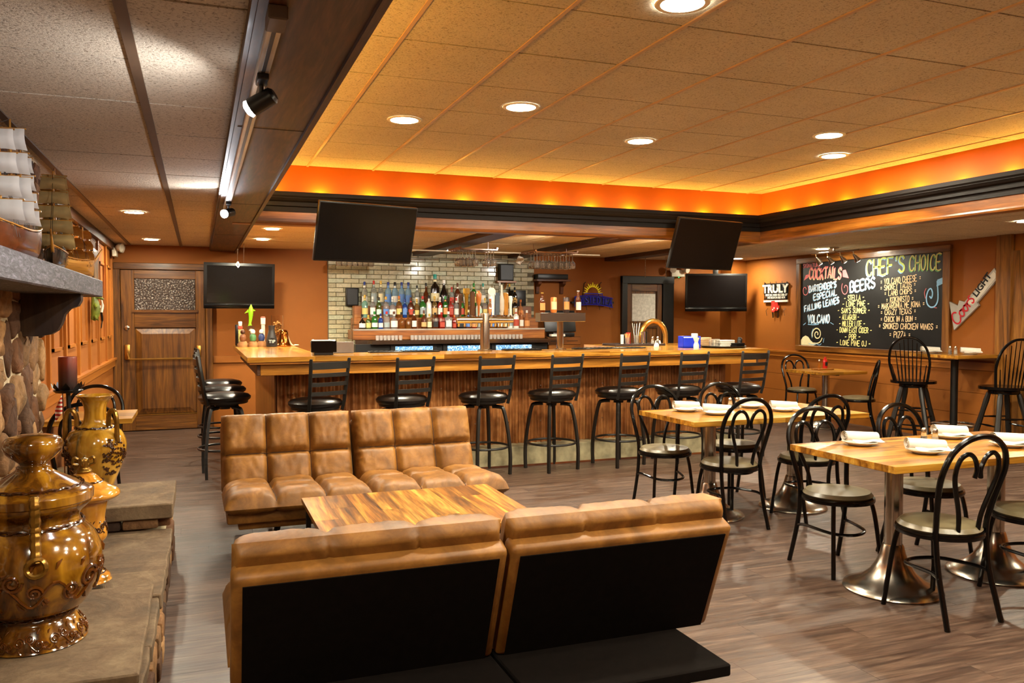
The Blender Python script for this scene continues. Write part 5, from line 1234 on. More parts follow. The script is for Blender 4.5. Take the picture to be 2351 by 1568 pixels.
lettering('THE BOSTON RED SOX', .047, SIGNW, ts, (X1-.030, 10.55, 1.745), RW, .002, .0006, scale=(.86, 1, 1))
MB().box(X1-.04, X1-.02, 10.28, 10.84, 1.692, 1.722).build('light_bar', SIGNW, ts, 0)
for k, dy in enumerate((0, -.07)):
    so = [(10.64, 1.71), (10.57, 1.715), (10.555, 1.66), (10.53, 1.62), (10.535, 1.57), (10.58, 1.535), (10.62, 1.54), (10.645, 1.575), (10.64, 1.63)]
    if k: so = [(y-.065, z+.02 if z < 1.64 else z-.03) for y, z in so]
    MB().prism([(y, z) for y, z in so], 'x', X1-.05+.008*k, X1-.03).build('sock', REDS, ts, 0)
for y, z in ((10.60, 1.575), (10.57, 1.60), (10.49, 1.59)): MB().box(X1-.0515, X1-.049, y-.012, y+.012, z-.012, z+.012).build('sock_patch', SIGNW, ts, 0)

# ---------------------------------------------------------------- slanted beer sign
bs_ = thing('beer_sign', 'slanted silver beer sign with red script and black letters on the right wall', 'sign', (0, 0, 0))
SILV = mat('sign_silver', '#b9b6ae', var=.06, rough=.35, metal=.3)
pts = [(7.30, 1.315), (7.375, 1.655), (7.255, 1.60), (7.235, 1.665), (7.165, 1.645), (6.785, 2.02), (6.72, 1.925), (7.0, 1.635), (6.975, 1.605)]
MB().prism(pts, 'x', X1-.045, X1-.012).build('sign_body', SILV, bs_, 0)
e_ = [( (y-7.12)*.97+7.12, (z-1.68)*.97+1.68) for y, z in pts]
MB().prism(pts, 'x', X1-.02, X1-.01).build('edge', STEEL, bs_, 0)
MB().prism([(7.14, 1.62), (6.79, 1.985), (6.745, 1.925), (7.04, 1.615)], 'x', X1-.048, X1-.044).build('white_band', SIGNW, bs_, 0)
# text runs along a rising diagonal (to -Y, +Z)
a0 = math.atan2(.46, .36)
def diag(u, v_, o=(7.245, 1.375)): return (o[0]-(u*cos(a0)-v_*sin(a0)), o[1]+u*sin(a0)+v_*cos(a0))
CO = [[(.10, .10), (.085, .12), (.05, .125), (.01, .09), (0, .04), (.02, .005), (.06, 0), (.1, .03)], [(.15, .075), (.12, .06), (.115, .025), (.14, .005), (.17, .025), (.175, .06), (.15, .075), (.19, .065)],
      [(.23, .07), (.2, .055), (.195, .025), (.22, .005), (.245, .025), (.25, .055), (.23, .07), (.265, .062)], [(.275, .065), (.275, .005)], [(.278, .045), (.295, .065), (.32, .065)], [(.37, .08), (.345, .085), (.335, .065), (.36, .045), (.37, .02), (.345, .0), (.325, .012)]]
mb = MB()
for p in CO: mb.ribbon([(q.x, q.y) for q in smoothpath([(a, c, 0) for a, c in p], 5)], .018, lambda u, v_: (X1-.05, *diag(u*.98, v_*1.1)))
mb.build('script', mat('sign_script_red', '#c01f2a', rough=.35), bs_, 0)
Mx = Matrix(((0, 0, -1), (-cos(a0), sin(a0), 0), (sin(a0), cos(a0), 0)))
lp = diag(.40, .005)
lettering('LIGHT', .105, BLACK, bs_, (X1-.049, lp[0], lp[1]), Mx.to_euler(), .002, .003, 'LEFT', (1.05, 1, 1))

# ---------------------------------------------------------------- neon tea sign on the far wall
nt_ = thing('neon_sign', 'unlit blue neon sign with yellow sun rays on the far orange wall', 'sign', (5.735, 11.6, 1.7))
NB = mat('neon_blue', '#1d1c86', var=.1, rough=.3, coat=.3, emit='#2a28c0', estr=.12); NBD = mat('neon_blue_dark', '#14124c', rough=.4); NY = mat('neon_yellow', '#e8d020', rough=.35, emit='#e8d020', estr=.25)  # faint glow put into the materials of the unlit tubes and rays
def ban(u, v_): x = (u-.5)*.66; return (x, -.03, .03-.22*x*x*1.4-.02*u+v_*.125-.06)
mb = MB().grid(lambda u, v_: ban(u, v_), 20, 2); mb.build('banner', NBD, nt_)
for i, (wd, xa, xb) in enumerate((('TWISTED', .02, .66), ('TEA', .72, .98))):
    mb = MB()
    for pl in strokes(wd, (0, 0), (1, 0), 1, 0, 0, 1.2):
        mb.tube([Vector(ban(xa+(xb-xa)*q[0], .12+.76*q[1]))+Vector((0, -.012, 0)) for q in pl], .0085, 6)
    mb.build('tube_letters', NB, nt_)
mb = MB()
for dx in (0, 1):
    mb.tube([Vector(ban(k/20, dx*1.12-.06))+Vector((0, -.012, 0)) for k in range(21)], .0075, 6)
mb.tube([(-.15, -.04, .085), (-.15, -.04, .125), (.15, -.04, .12), (.15, -.04, .08)], .008, 6)
mb.build('outline_tube', NB, nt_)
mb = MB()
for k in range(13):
    a = R(4+172*k/12); r0, r1 = .10, (.15 if k % 2 else .172)
    mb.add([(-.01+r0*cos(a-.09), -.035, .125+r0*sin(a-.09)), (-.01+r0*cos(a+.09), -.035, .125+r0*sin(a+.09)), (-.01+r1*cos(a), -.035, .125+r1*sin(a)), (-.01+r0*cos(a-.09), -.015, .125+r0*sin(a-.09)), (-.01+r0*cos(a+.09), -.015, .125+r0*sin(a+.09)), (-.01+r1*cos(a), -.015, .125+r1*sin(a))], [(0, 1, 2), (3, 5, 4), (0, 2, 5, 3), (1, 4, 5, 2), (0, 3, 4, 1)])
mb.build('sun_rays', NY, nt_, 0)
mb = MB()
for x in (-.15, .12): mb.tube([(x, .05, .05), (x, -.005, .28), (x+.03, -.005, .30)], .007, 6)
for x in (-.3, -.12, .1, .28): mb.tube([(x, .05, .02), (x, -.01, -.06), (x+.02, -.01, -.13)], .004, 5)
for x in (-.34, .34): mb.box(x-.02, x+.02, -.02, .05, -.03, .0)
mb.build('bracket', BLACK, nt_, 0)

# ---------------------------------------------------------------- emergency lamps
def emlight(loc, rz, label, led=True):
    t = thing('emergency_light', label, 'emergency light', loc, rz)
    WP = mat('aged_white_plastic', '#d8d0bc', rough=.45)
    MB().rbox(-.12, .12, -.05, .0, -.06, .05, .01).build('box', WP, t)
    for s in (-1, 1):
        hd = MB().lathe([(0, 0), (.02, 0), (.05, .035), (.052, .07), (0, .072)], 18, M=Matrix.Translation((s*.11, -.05, .06)) @ Vector((s*.4, -1, -.2)).to_track_quat('Z', 'Y').to_matrix().to_4x4()).build('lamp_head', WP, t)
    if led: MB().lathe([(0, 0), (.007, 0), (.007, .01), (0, .012)], 8, M=Matrix.Translation((.02, -.03, -.075))).build('status_led', emis('green_led', '#30ff70', 6), t)
emlight((7.27, 11.64, 2.17), 0, 'white two-headed emergency lamp with green light under the right television')
emlight((X0+.03, 11.45, 2.28), PI/2, 'white emergency lamp in the corner beside the far oak door', False)

# ---------------------------------------------------------------- decorations on the left wall
gt = thing('crocodile_ornament', 'olive green crocodile ornament hanging on the left wall panels', 'ornament', (X0+.03, 8.98, 1.575))
OLV = mat('olive_figure', '#5f6a1e', var=.4, vs=20, rough=.5)
MB().tube(smoothpath([(.03, 0, -.13), (.05, 0, -.08), (.055, 0, 0), (.045, 0, .08), (.03, .01, .14)], 4), [.02+.022*sin(PI*min(1, k/13)) for k in range(17)], 10).build('body', OLV, gt)
for (y, z) in ((.05, .05), (-.05, .04), (.045, -.08), (-.05, -.07)): MB().tube([(.045, 0, z), (.06, y, z-.03), (.07, y*1.4, z-.05)], [.014, .012, .008], 6).build('limb', OLV, gt)
MB().tube([(.06, 0, .1), (.10, 0, .09), (.125, 0, .07)], [.022, .018, .008], 8).build('snout', OLV, gt)
MB().box(.095, .1, -.012, .012, -.01, .014).build('badge', SIGNW, gt, 0)
an = thing('antler_knife', 'slim white and black ornament hung beside the crocodile', 'ornament', (X0+.03, 9.85, 1.52))
MB().tube(smoothpath([(.015, 0, .16), (.03, .02, .08), (.02, -.01, 0)], 5), [.01]*5+[.014]*6, 8).build('white_handle', SIGNW, an)
MB().tube(smoothpath([(.02, -.01, 0), (.025, .01, -.08), (.015, 0, -.17)], 5), [.012]*6+[.006]*4+[.002], 8).build('dark_blade', BLACK, an)
pf = thing('picture_frame', 'small dark framed picture on the left wall above the mantel end', 'picture', (X0+.02, 9.5, 1.95))
MB().rbox(0, .02, -.2, .2, -.22, .22, .005).build('frame', OAK, pf); MB().box(.018, .024, -.17, .17, -.19, .19).build('print', mat('faded_print', '#8a6a48', var=.4, vs=6), pf, 0)

# ---------------------------------------------------------------- track with spots under the beam
tk = thing('beam_track_light', 'white metal lighting track with two black spot heads under the beam', 'track light', (0, 0, 0))
MB().rbox(.19, .232, 2.4, 6.75, 2.305, 2.335, .003, 1).build('rail', mat('track_white', '#c9c4bc', rough=.3, metal=.5), tk, 30)
MB().box(.205, .217, 2.45, 6.7, 2.303, 2.306).build('slot', BLACK, tk, 0)
MB().rbox(.185, .237, 2.33, 2.45, 2.295, 2.335, .004, 1).build('feed_box', mat('track_bronze', '#4a3828', rough=.4), tk, 30)
TLENS = emis('track_lamp_lens', COOL, 60)
for k, (y, dirv, pw) in enumerate(((2.95, Vector((-.75, .35, -.45)), P_SPOT), (6.3, Vector((-.62, -.75, -.25)), P_SPOT*.8))):
    dirv.normalize(); c0 = Vector((.212, y+.06, 2.235))
    hd = MB().rbox(.193, .231, y-.05, y+.05, 2.285, 2.308, .004, 1).cyl((.212, y+.04, 2.29), tuple(c0), .008, 8).tube([c0-dirv*.055, c0-dirv*.045, c0+dirv*.035, c0+dirv*.04], [.02, .03, .032, .031], 16).build('spot_head', BLACK, tk)
    MB().lathe([(0, 0), (.028, 0), (.03, .012), (.018, .02), (0, .022)], 16, M=Matrix.Translation(c0+dirv*.04) @ dirv.to_track_quat('Z', 'Y').to_matrix().to_4x4()).build('lamp_lens', TLENS, hd)
    spot('track_spot', tuple(c0+dirv*.07), tuple(c0+(dirv+Vector((0, 0, .06)))*2), pw, COOL, 165, .7, .03)

# ---------------------------------------------------------------- glass racks over the bar
WG = glass('wine_glass', '#f6f1ea', .01, .97)
wg_me = MB().lathe([(.034, 0), (.036, -.003), (.006, -.008), (.004, -.03), (.004, -.085), (.012, -.095), (.034, -.12), (.040, -.15), (.036, -.185), (.033, -.19), (.035, -.15), (.03, -.122), (.002, -.10)], 14, caps=False).mesh('wine_glass', WG)
rk = thing('glass_rack', 'wooden rack of hanging stemware under the first soffit beam', 'glass rack', (3.14, 9.6, 2.27))
rk2 = thing('glass_rack', 'wooden rack of hanging stemware under the second soffit beam', 'glass rack', (4.15, 9.6, 2.26))
for r_, w_ in ((rk, .46), (rk2, .56)):
    for k in range(5): MB().box(-w_/2, w_/2, -.22+k*.1, -.19+k*.1, 0, .012).build('slat', OAKX, r_, 0)
    for sx in (-1, 1): MB().box(sx*w_/2-.02, sx*w_/2, -.24, .24, .012, .03).tube([(sx*w_*.4, 0, .03), (sx*w_*.4, 0, .12)], .004, 6).build('hanger', OAKX, r_, 0)
gi = 0
for (cx, zz, xs_, ys_) in ((3.14, 2.268, (-.19, -.11, -.03, .13, .2), (-.15, -.05, .05)), (4.15, 2.258, (-.24, -.16, -.08, 0, .08, .16, .24), (-.15, -.05, .05))):
    for x in xs_:
        for y in ys_:
            if cx < 4 and x > .1 and y > 0: continue
            tag(inst('wine_glass', wg_me, None, (cx+x, 9.6+y, zz+.004)), 'stem glass hanging upside down in the %s rack, %s row, %s from left' % ('left' if cx < 4 else 'right', {-.15: 'front', -.05: 'middle', .05: 'rear'}[y], nth(xs_.index(x))), 'glass', 'stemware hanging over the bar')
for i in range(7):
    tag(inst('wine_glass', wg_me, None, (1.72+.07*i, 10.9, 2.325)), 'stem glass hanging before the bricks under the left television, %s from left' % nth(i), 'glass', 'stemware hanging over the bar')
lr = thing('glass_rack', 'slim rack of stemware against the bricks at left', 'glass rack', (1.93, 10.9, 2.325)); MB().box(-.28, .28, -.05, -.01, 0, .012).box(-.28, .28, .01, .05, 0, .012).build('slat', OAKX, lr, 0); MB().cyl((-.2, 0, 0), (-.2, 0, .065), .005, 6).cyl((.2, 0, 0), (.2, 0, .065), .005, 6).build('hanger', STEEL, lr)
cdt = thing('conduit_pipe', 'thin pale conduit running across the bar soffit', 'pipe', (0, 0, 0))
MB().tube([(2.5, 10.3, 2.318), (5.2, 10.3, 2.318)], .009, 8).build('pipe', mat('conduit_cream', '#d8c4a4', rough=.5), cdt); MB().box(3.0, 3.02, 10.29, 10.31, 2.318, 2.336).box(4.43, 4.45, 10.29, 10.31, 2.318, 2.336).build('clip', STEEL, cdt, 0)
mg = thing('hanging_mug', 'white mug hanging from the conduit over the bar', 'mug', (3.98, 10.28, 2.17)); MB().lathe([(0, 0), (.035, 0), (.04, .05), (.038, .1), (.034, .1), (.034, .01), (0, .01)], 18, M=Matrix.Rotation(.4, 4, 'Y')).build('cup', WHITE, mg); MB().tube(smoothpath([(.04, 0, .09), (.075, 0, .08), (.07, 0, .04), (.04, 0, .03)], 4), .006, 6).build('handle', WHITE, mg); MB().tube([(.03, 0, .09), (.02, .01, .14), (.02, .02, .15)], .003, 5).build('hook', STEEL, mg)
# wall shelf with mugs right of the bricks
ws = thing('wall_shelf', 'small wooden wall shelf on brackets right of the bricks', 'shelf', (5.02, 11.66, 2.0))
MB().rbox(-.28, .28, -.2, 0, 0, .03, .004, 1).build('board', OAK, ws)
for x in (-.2, .2): MB().prism([(0, 0), (-.14, 0), (-.13, -.04), (-.05, -.08), (-.04, -.18), (0, -.19)], 'x', x-.025, x+.025).build('bracket', OAK, ws, 0)
tag(MB().rbox(4.76, 5.26, 11.47, 11.63, 2.032, 2.11, .008).build('speaker_bar', BLACK), 'long black sound bar lying on the wall shelf', 'speaker')

# ---------------------------------------------------------------- things on the bar
ZB = BT+.0005
# T-shaped tap tower with nine handles
tt = thing('tap_tower', 'steel T-shaped draft tower with a row of tap handles on the bar', 'beer tap', (2.735, 8.0, ZB))
MB().lathe([(0, 0), (.075, 0), (.075, .012), (.05, .018), (.048, .37), (.045, .385), (0, .39)], 28).build('column', CHROME, tt)
MB().tube([(-.305, 0, .315), (-.30, 0, .315), (.30, 0, .315), (.305, 0, .315)], [.03, .036, .036, .03], 24).build('cross_arm', STEEL, tt)
HM = {k: mat('tap_'+k, c, rough=.3, var=.2, vs=12) for k, c in {'walnut': '#3a2416', 'olive': '#7a5a18', 'carved': '#4a2c14', 'bat': '#9a5a28', 'white': '#e2ded6', 'slate': '#44505c', 'silver': '#8c8c8c', 'ochre': '#9a6a24', 'grey': '#b0aca4'}.items()}
HL = [(-.265, 'walnut', .22, 'club'), (-.20, 'olive', .27, 'mug'), (-.135, 'carved', .24, 'slab'), (-.07, 'bat', .25, 'bat'), (.085, 'white', .28, 'disc'), (.13, 'slate', .23, 'slab'), (.18, 'grey', .31, 'bottle'), (.225, 'ochre', .23, 'slab'), (.275, 'white', .2, 'club')]
for x, m_, h, kd in HL:
    MB().cyl((x, .03, .315), (x, .05, .25), .012, 8).cyl((x, -.01, .33), (x, -.01, .37), .009, 8).build('faucet', STEEL, tt)
    z0 = .365
    if kd == 'club': hb = MB().lathe([(0, z0), (.011, z0), (.014, z0+h*.5), (.022, z0+h*.8), (.02, z0+h*.95), (0, z0+h)], 12, (x, -.01, 0))
    elif kd == 'mug': hb = MB().lathe([(0, z0), (.011, z0), (.018, z0+h*.55), (.022, z0+h*.75), (.034, z0+h*.8), (.034, z0+h), (0, z0+h)], 14, (x, -.01, 0))
    elif kd == 'bat': hb = MB().lathe([(0, z0), (.010, z0), (.012, z0+h*.4), (.026, z0+h*.6), (.03, z0+h*.85), (.018, z0+h*.95), (0, z0+h)], 14, (x, -.01, 0))
    elif kd == 'bottle': hb = MB().lathe([(0, z0), (.014, z0), (.026, z0+h*.2), (.026, z0+h*.5), (.010, z0+h*.75), (.008, z0+h), (0, z0+h)], 14, (x, -.01, 0))
    elif kd == 'disc': hb = MB().lathe([(0, z0), (.011, z0), (.018, z0+h*.75), (0, z0+h*.76)], 12, (x, -.01, 0)).lathe([(0, 0), (.04, 0), (.04, .012), (0, .012)], 20, M=Matrix.Translation((x-.02, -.02, z0+h*.86)) @ Matrix.Rotation(PI/2, 4, 'X'))
    else: hb = MB().rbox(x-.024, x+.024, -.022, .004, z0, z0+h, .006, 1)
    hb.build('tap_handle', HM[m_], tt)
# second tower: steel box on a column
t2 = thing('tap_tower', 'second draft tower, a steel box on a round column', 'beer tap', (3.575, 8.0, ZB))
MB().lathe([(0, 0), (.065, 0), (.065, .01), (.036, .016), (.035, .30), (0, .30)], 24).build('column', STEEL, t2)
MB().rbox(-.255, .265, -.07, .07, .295, .39, .004, 1).build('box', CHROME, t2, 30)
z = ZB+.391
def mini(name, label, x, kind, body, cap, lab, h, r):
    t = thing(name, label, 'bottle' if kind != 'can' else 'can', (x, 8.0, z))
    if kind == 'can':
        MB().lathe([(0, 0), (r*.85, 0), (r, .01), (r, h-.014), (r*.82, h-.004), (r*.82, h), (r*.78, h-.003), (0, h-.003)], 20).build('can_body', body, t)
        MB().grid(lambda u, v_: (r*1.01*cos(R(200+140*u)), r*1.01*sin(R(200+140*u)), h*.2+v_*h*.5), 10, 1).build('label', lab, t)
        MB().lathe([(0, h-.003), (r*.84, h-.004), (r*.86, h+.001), (0, h+.001)], 16).build('lid', STEEL, t)
    else:
        MB().lathe([(0, 0), (r, 0), (r, h*.52), (r*.8, h*.64), (r*.4, h*.78), (r*.38, h*.96), (0, h*.96)], 16).build('glass', body, t)
        MB().lathe([(0, h*.95), (r*.45, h*.95), (r*.45, h), (0, h)], 12).build('cap', cap, t)
        MB().grid(lambda u, v_: (r*1.02*cos(R(200+140*u)), r*1.02*sin(R(200+140*u)), h*.12+v_*h*.36), 10, 1).build('label', lab, t)
mini('beer_bottle', 'brown beer bottle with orange label on the box tower, leftmost', 3.37, 'b', G['brown'], CAPM['gold'], LABM['orange'], .21, .03)
mini('beer_can', 'orange and white beer can on the box tower', 3.50, 'can', mat('can_orange', '#d87c3a', rough=.3, metal=.3), None, LABM['cream'], .165, .033)
mini('beer_can', 'dark beer can on the box tower', 3.645, 'can', mat('can_dark', '#3a2c2a', rough=.3, metal=.3), None, LABM['orange'], .165, .033)
mini('beer_bottle', 'brown beer bottle with white round label on the box tower, rightmost', 3.785, 'b', G['brown'], CAPM['silver'], LABM['white'], .235, .03)
# napkin caddy
nc = thing('napkin_caddy', 'glossy black napkin caddy at the left of the bar front', 'napkin holder', (1.075, 7.74, ZB), R(-4))
MB().rbox(-.115, .115, -.06, .06, .025, .13, .004, 1).build('box', GLOSSB, nc); MB().rbox(-.085, .085, -.05, .05, 0, .026, .004, 1).build('foot', BLACK, nc); MB().rbox(-.105, .105, -.045, .045, .128, .137, .002, 1).build('napkins', PAPER, nc)
for k, dx in enumerate((-.08, .07)): tag(MB().lathe([(0, 0), (.02, 0), (.02, .025), (.006, .04), (0, .042)], 12, (1.075+dx, 7.85, BT+.10)).lathe([(.02, -.1), (.022, 0)], 12, (1.075+dx, 7.85, BT+.10)).build('salt_cellar', WHITE), 'white topped shaker behind the black caddy, '+('left' if k == 0 else 'right'), 'shaker')
tag(MB().rbox(.985, 1.02, 7.86, 7.88, ZB, ZB+.115, .002, 1).build('menu_card', PAPER), 'white card standing behind the black napkin caddy', 'card')
tag(MB().rbox(1.12, 1.4, 8.0, 8.03, ZB, ZB+.11, .004, 1).build('grey_panel', mat('grey_panel', '#6a5e56', rough=.5)), 'grey upright panel behind the black caddy', 'panel')
for k, (xa, xb, ya, yb) in enumerate(((1.55, 2.25, 7.96, 8.1), (2.95, 3.35, 7.96, 8.1), (3.75, 4.6, 7.98, 8.1))):
    m_ = thing('bar_mat', 'long black rubber bar mat on the inner counter edge, %s' % ('left', 'middle', 'right')[k], 'bar mat', (0, 0, 0), 0, 'rubber bar mats')
    MB().rbox(xa, xb, ya, yb, ZB, ZB+.012, .004, 1).build('mat', BLACK, m_)
    for q in range(int((xb-xa)/.05)): MB().box(xa+.02+q*.05, xa+.04+q*.05, ya+.015, yb-.015, ZB+.011, ZB+.016).build('rib', SATINB, m_, 0)
# left end: tap handle collection, bell, jar, tip jar
def handle_thing(name, label, x, y, build):
    t = thing(name, label, 'tap handle', (x, y, ZB)); MB().lathe([(0, 0), (.035, 0), (.035, .03), (.012, .04), (0, .04)], 16).build('base', mat('cork_wood', '#9a6a3c', rough=.7, var=.3, vs=20), t); build(t); return t
def shark(t):
    LG = mat('lime_plastic', '#8ce01c', rough=.3, var=.1)
    MB().lathe([(0, .09), (.012, .10), (.012, .17), (0, .17)], 10).build('stem', STEEL, t)
    MB().lathe([(0, 0), (.045, 0), (.045, .015), (0, .015)], 22, M=Matrix.Translation((.005, -.02, .21)) @ Matrix.Rotation(PI/2, 4, 'X') @ Matrix.Scale(.75, 4, (0, 1, 0))).build('oval_badge', STEEL, t)
    MB().tube([(0, 0, .2), (.0, 0, .27), (.008, 0, .33), (.01, 0, .40), (.012, 0, .45), (.014, 0, .49)], [.03, .014, .02, .028, .02, .003], 12).build('shark_body', LG, t)
    MB().prism([(-.012, .40), (-.06, .385), (-.02, .43)], 'y', -.006, .006).prism([(.03, .41), (.065, .415), (.025, .44)], 'y', -.006, .006).prism([(.02, .36), (.04, .355), (.02, .375)], 'y', -.004, .004).build('fin', LG, t, 0)
handle_thing('shark_tap_handle', 'lime green shark shaped tap handle at the left end of the bar', .565, 10.15, shark)
def striped(t): MB().rbox(-.022, .022, -.02, .02, .04, .2, .004, 1).build('lower', mat('striped_cream', '#b0a860', var=.4, vs=60, rough=.5), t); MB().rbox(-.026, .026, -.022, .022, .2, .235, .004, 1).build('ring', LABM['red'], t); MB().rbox(-.02, .02, -.018, .018, .235, .29, .006, 1).build('top', SIGNW, t)
handle_thing('striped_tap_handle', 'cream tap handle with red band, leftmost on the bar end', .455, 10.15, striped)
def tall(t): MB().rbox(-.02, .02, -.015, .015, .04, .25, .004, 1).build('shaft', mat('tap_grey2', '#c2bcae', rough=.4), t); MB().rbox(-.026, .026, -.02, .02, .25, .34, .006, 1).build('head', SIGNW, t); MB().rbox(-.026, .026, -.02, .02, .325, .345, .006, 1).build('top', LABM['red'], t)
handle_thing('tall_tap_handle', 'white tap handle with red top behind the tip jar', .715, 10.2, tall)
for k, (x, y, lbl) in enumerate(((.475, 9.98, 'brown log shaped'), (.585, 9.96, 'green capped'), (.685, 10.02, 'sailor shaped'))):
    t = thing('bar_figurine', 'small %s figurine among the tap handles' % lbl, 'figurine', (x, y, ZB)); t.scale = (1.35, 1.35, 1.35)
    MB().lathe([(0, 0), (.04, 0), (.042, .02), (.03, .045), (0, .05)], 14).build('stump', mat('cork_wood', '#9a6a3c'), t)
    MB().lathe([(0, .045), (.022, .05), (.028, .075), (.022, .10), (.012, .11), (0, .11)], 12).build('torso', [mat('fig_brown', '#7a4a28'), mat('fig_green', '#4a7a4a'), mat('fig_navy', '#2c3a6a')][k], t)
    MB().lathe([(0, .105), (.018, .115), (.02, .13), (.012, .145), (0, .15)], 12).build('head', [OAK, SIGNW, SIGNW][k], t)
tj = thing('tip_jar', 'dark grey jug shaped tip jar lettered TIP', 'jar', (.79, 9.93, ZB))
DG = mat('dark_grey_ceramic', '#2a2624', rough=.45)
MB().lathe(smprof([(.001, 0), (.055, 0), (.062, .02), (.06, .08), (.045, .14), (.034, .19), (.036, .23), (.038, .245)], 4), 24).build('jug', DG, tj)
MB().lathe([(0, 0), (.042, 0), (.042, .004), (0, .004)], 24, M=Matrix.Translation((0, -.058, .06)) @ Matrix.Rotation(PI/2, 4, 'X')).build('badge', BLACK, tj)
for ch_, dx_ in (('T', -.022), ('I', .001), ('P', .022)): lettering(ch_, .05, SIGNW, tj, (dx_, -.0635, .045), (PI/2, 0, 0), .001, .001)
bl = thing('brass_bell', 'brass bell with rope next to the tip jar', 'bell', (.93, 10.02, ZB))
MB().lathe(smprof([(.085, 0), (.09, .012), (.074, .04), (.06, .10), (.054, .16), (.036, .19), (.001, .195)], 4), 28).build('bell_body', mat('polished_copper', '#b06a2c', rough=.16, metal=1), bl)
MB().tube(smoothpath([(.05, .02, .13), (.07, .01, .06), (.1, -.01, .012), (.14, -.03, .012), (.17, 0, .012), (.13, .03, .012)], 4), .008, 6).build('rope', mat('rope', '#c9b48c', rough=.9, bmp=.6, bs=200), bl)
cj = thing('cork_jar', 'clear glass cylinder of wine corks behind the bell', 'jar', (.88, 10.24, ZB))
MB().lathe([(0, 0), (.068, 0), (.07, .36), (.067, .36), (.065, .006), (0, .006)], 24).build('glass', glass('jar_glass', '#fbf8f4', .01, 1.0, .02, 1.2), cj)
CRK = mat('cork', '#b98a4c', var=.35, vs=40, rough=.9); rs = random.Random(2); mb = MB()
for q in range(60):
    a, r_ = rs.uniform(0, 2*PI), rs.uniform(0, .042); p = Vector((r_*cos(a), r_*sin(a), .03+q*.0042)); d_ = Vector((rs.uniform(-1, 1), rs.uniform(-1, 1), rs.uniform(-.5, .5))).normalized()*.018
    mb.cyl(tuple(p-d_), tuple(p+d_), .011, 7)
o = mb.build('corks', CRK, cj); o['kind'] = 'stuff'
tag(MB().rbox(.41, .44, 10.3, 10.45, ZB, ZB+.25, .006).build('black_box', BLACK), 'black upright box behind the tap handles at the wall', 'box')
# right end
sv = thing('drink_tray', 'dark serving tray of straws and jars near the right of the bar', 'tray', (4.9, 8.75, ZB))
MB().rbox(-.35, .30, -.16, .16, 0, .014, .004, 1).rbox(-.36, .31, -.17, -.16, 0, .026, .003, 1).rbox(-.36, .31, .16, .17, 0, .026, .003, 1).build('tray', mat('tray_brown', '#2c1c16', rough=.45), sv)
zt = ZB+.0145
def cup(name, label, x, y, h, r, m_, extra=None, cat='cup'):
    t = thing(name, label, cat, (x, y, zt)); MB().lathe([(0, 0), (r*.85, 0), (r, h), (r*.93, h), (r*.8, .006), (0, .006)], 16).build('cup', m_, t)
    if extra: extra(t)
def straws(t):
    for k in range(7):
        a = k*.9; MB().tube([(.01*cos(a), .01*sin(a), .02), (.05*cos(a), .03*sin(a), .26+.02*sin(k*2))], .004, 6).build('straw', [SIGNW, BLACK, SIGNW][k % 3], t)
def picks(t):
    for k in range(5): a = k*1.3; MB().tube([(.008*cos(a), .008*sin(a), .02), (.03*cos(a), .02*sin(a), .13)], .005, 5).build('stirrer', LABM['orange'], t)
cup('white_cup', 'white conical cup on the drink tray, leftmost', 4.68, 8.68, .12, .02, WHITE)
cup('pick_glass', 'glass of orange stirrers on the drink tray', 4.76, 8.7, .085, .03, SHG, picks)
cup('straw_glass', 'glass full of tall straws on the drink tray', 4.88, 8.7, .11, .032, SHG, straws)
cup('red_cup', 'red tumbler behind the straws on the drink tray', 4.84, 8.82, .14, .03, mat('cup_red', '#a02420', rough=.35))
cup('steel_shaker', 'steel cocktail shaker on the drink tray', 4.965, 8.68, .15, .03, STEEL, cat='shaker')
cup('black_jar', 'black tumbler on the drink tray behind the arch', 5.05, 8.8, .15, .035, BLACK)
for k, x in enumerate((5.08, 5.15)): shaker(x, 8.66, zt, [SALT, PEP][k], ['salt shaker on the right of the drink tray', 'pepper shaker on the right of the drink tray'][k])
tag(MB().lathe([(0, 0), (.03, 0), (.028, .03), (.012, .05), (0, .052)], 14, (4.86, 8.2, ZB)).build('white_dome', WHITE), 'small white dome shaped lid on the bar before the tray', 'lid')
tag(MB().lathe([(0, 0), (.04, 0), (.03, .04), (0, .05)], 14, (5.2, 8.74, zt)).build('napkin_ball', LINEN), 'crumpled white cloth on the drink tray', 'cloth')
ar = thing('brass_tap_arch', 'shiny brass arch shaped tap tower near the right of the bar', 'beer tap', (5.26, 8.95, ZB))
MB().tube([(-.17, 0, 0), (-.17, 0, .08)]+[(.17*cos(R(180-k*10)), 0, .10+.19*sin(R(180-k*10))) for k in range(19)]+[(.17, 0, .08), (.17, 0, 0)], .033, 14).build('arch', mat('brass_bright', '#c9984c', rough=.22, metal=.9), ar)
bx = thing('blue_caddy', 'bright blue plastic bar caddy holding napkins', 'caddy', (5.12, 7.93, ZB), R(-8))
BLU = mat('blue_plastic', '#1030c8', rough=.35); MB().rbox(-.105, .105, -.07, .07, .0, .02, .004, 1).rbox(-.105, .105, -.07, -.062, 0, .115, .003, 1).rbox(-.105, .105, .062, .07, 0, .13, .003, 1).rbox(-.105, -.097, -.07, .07, 0, .13, .003, 1).rbox(.097, .105, -.07, .07, 0, .13, .003, 1).build('tray', BLU, bx)
MB().rbox(-.09, .02, -.05, .05, .022, .12, .004, 1).build('napkins', PAPER, bx); MB().rbox(.04, .085, -.04, .04, .022, .16, .004, 1).build('coasters', SIGNW, bx)
tag(MB().lathe([(0, 0), (.03, 0), (.03, .04), (.018, .07), (.034, .115), (.034, .12), (0, .12)], 18, (5.06, 7.70, ZB)).build('white_jigger', WHITE), 'white hourglass shaped jigger before the blue caddy', 'jigger')
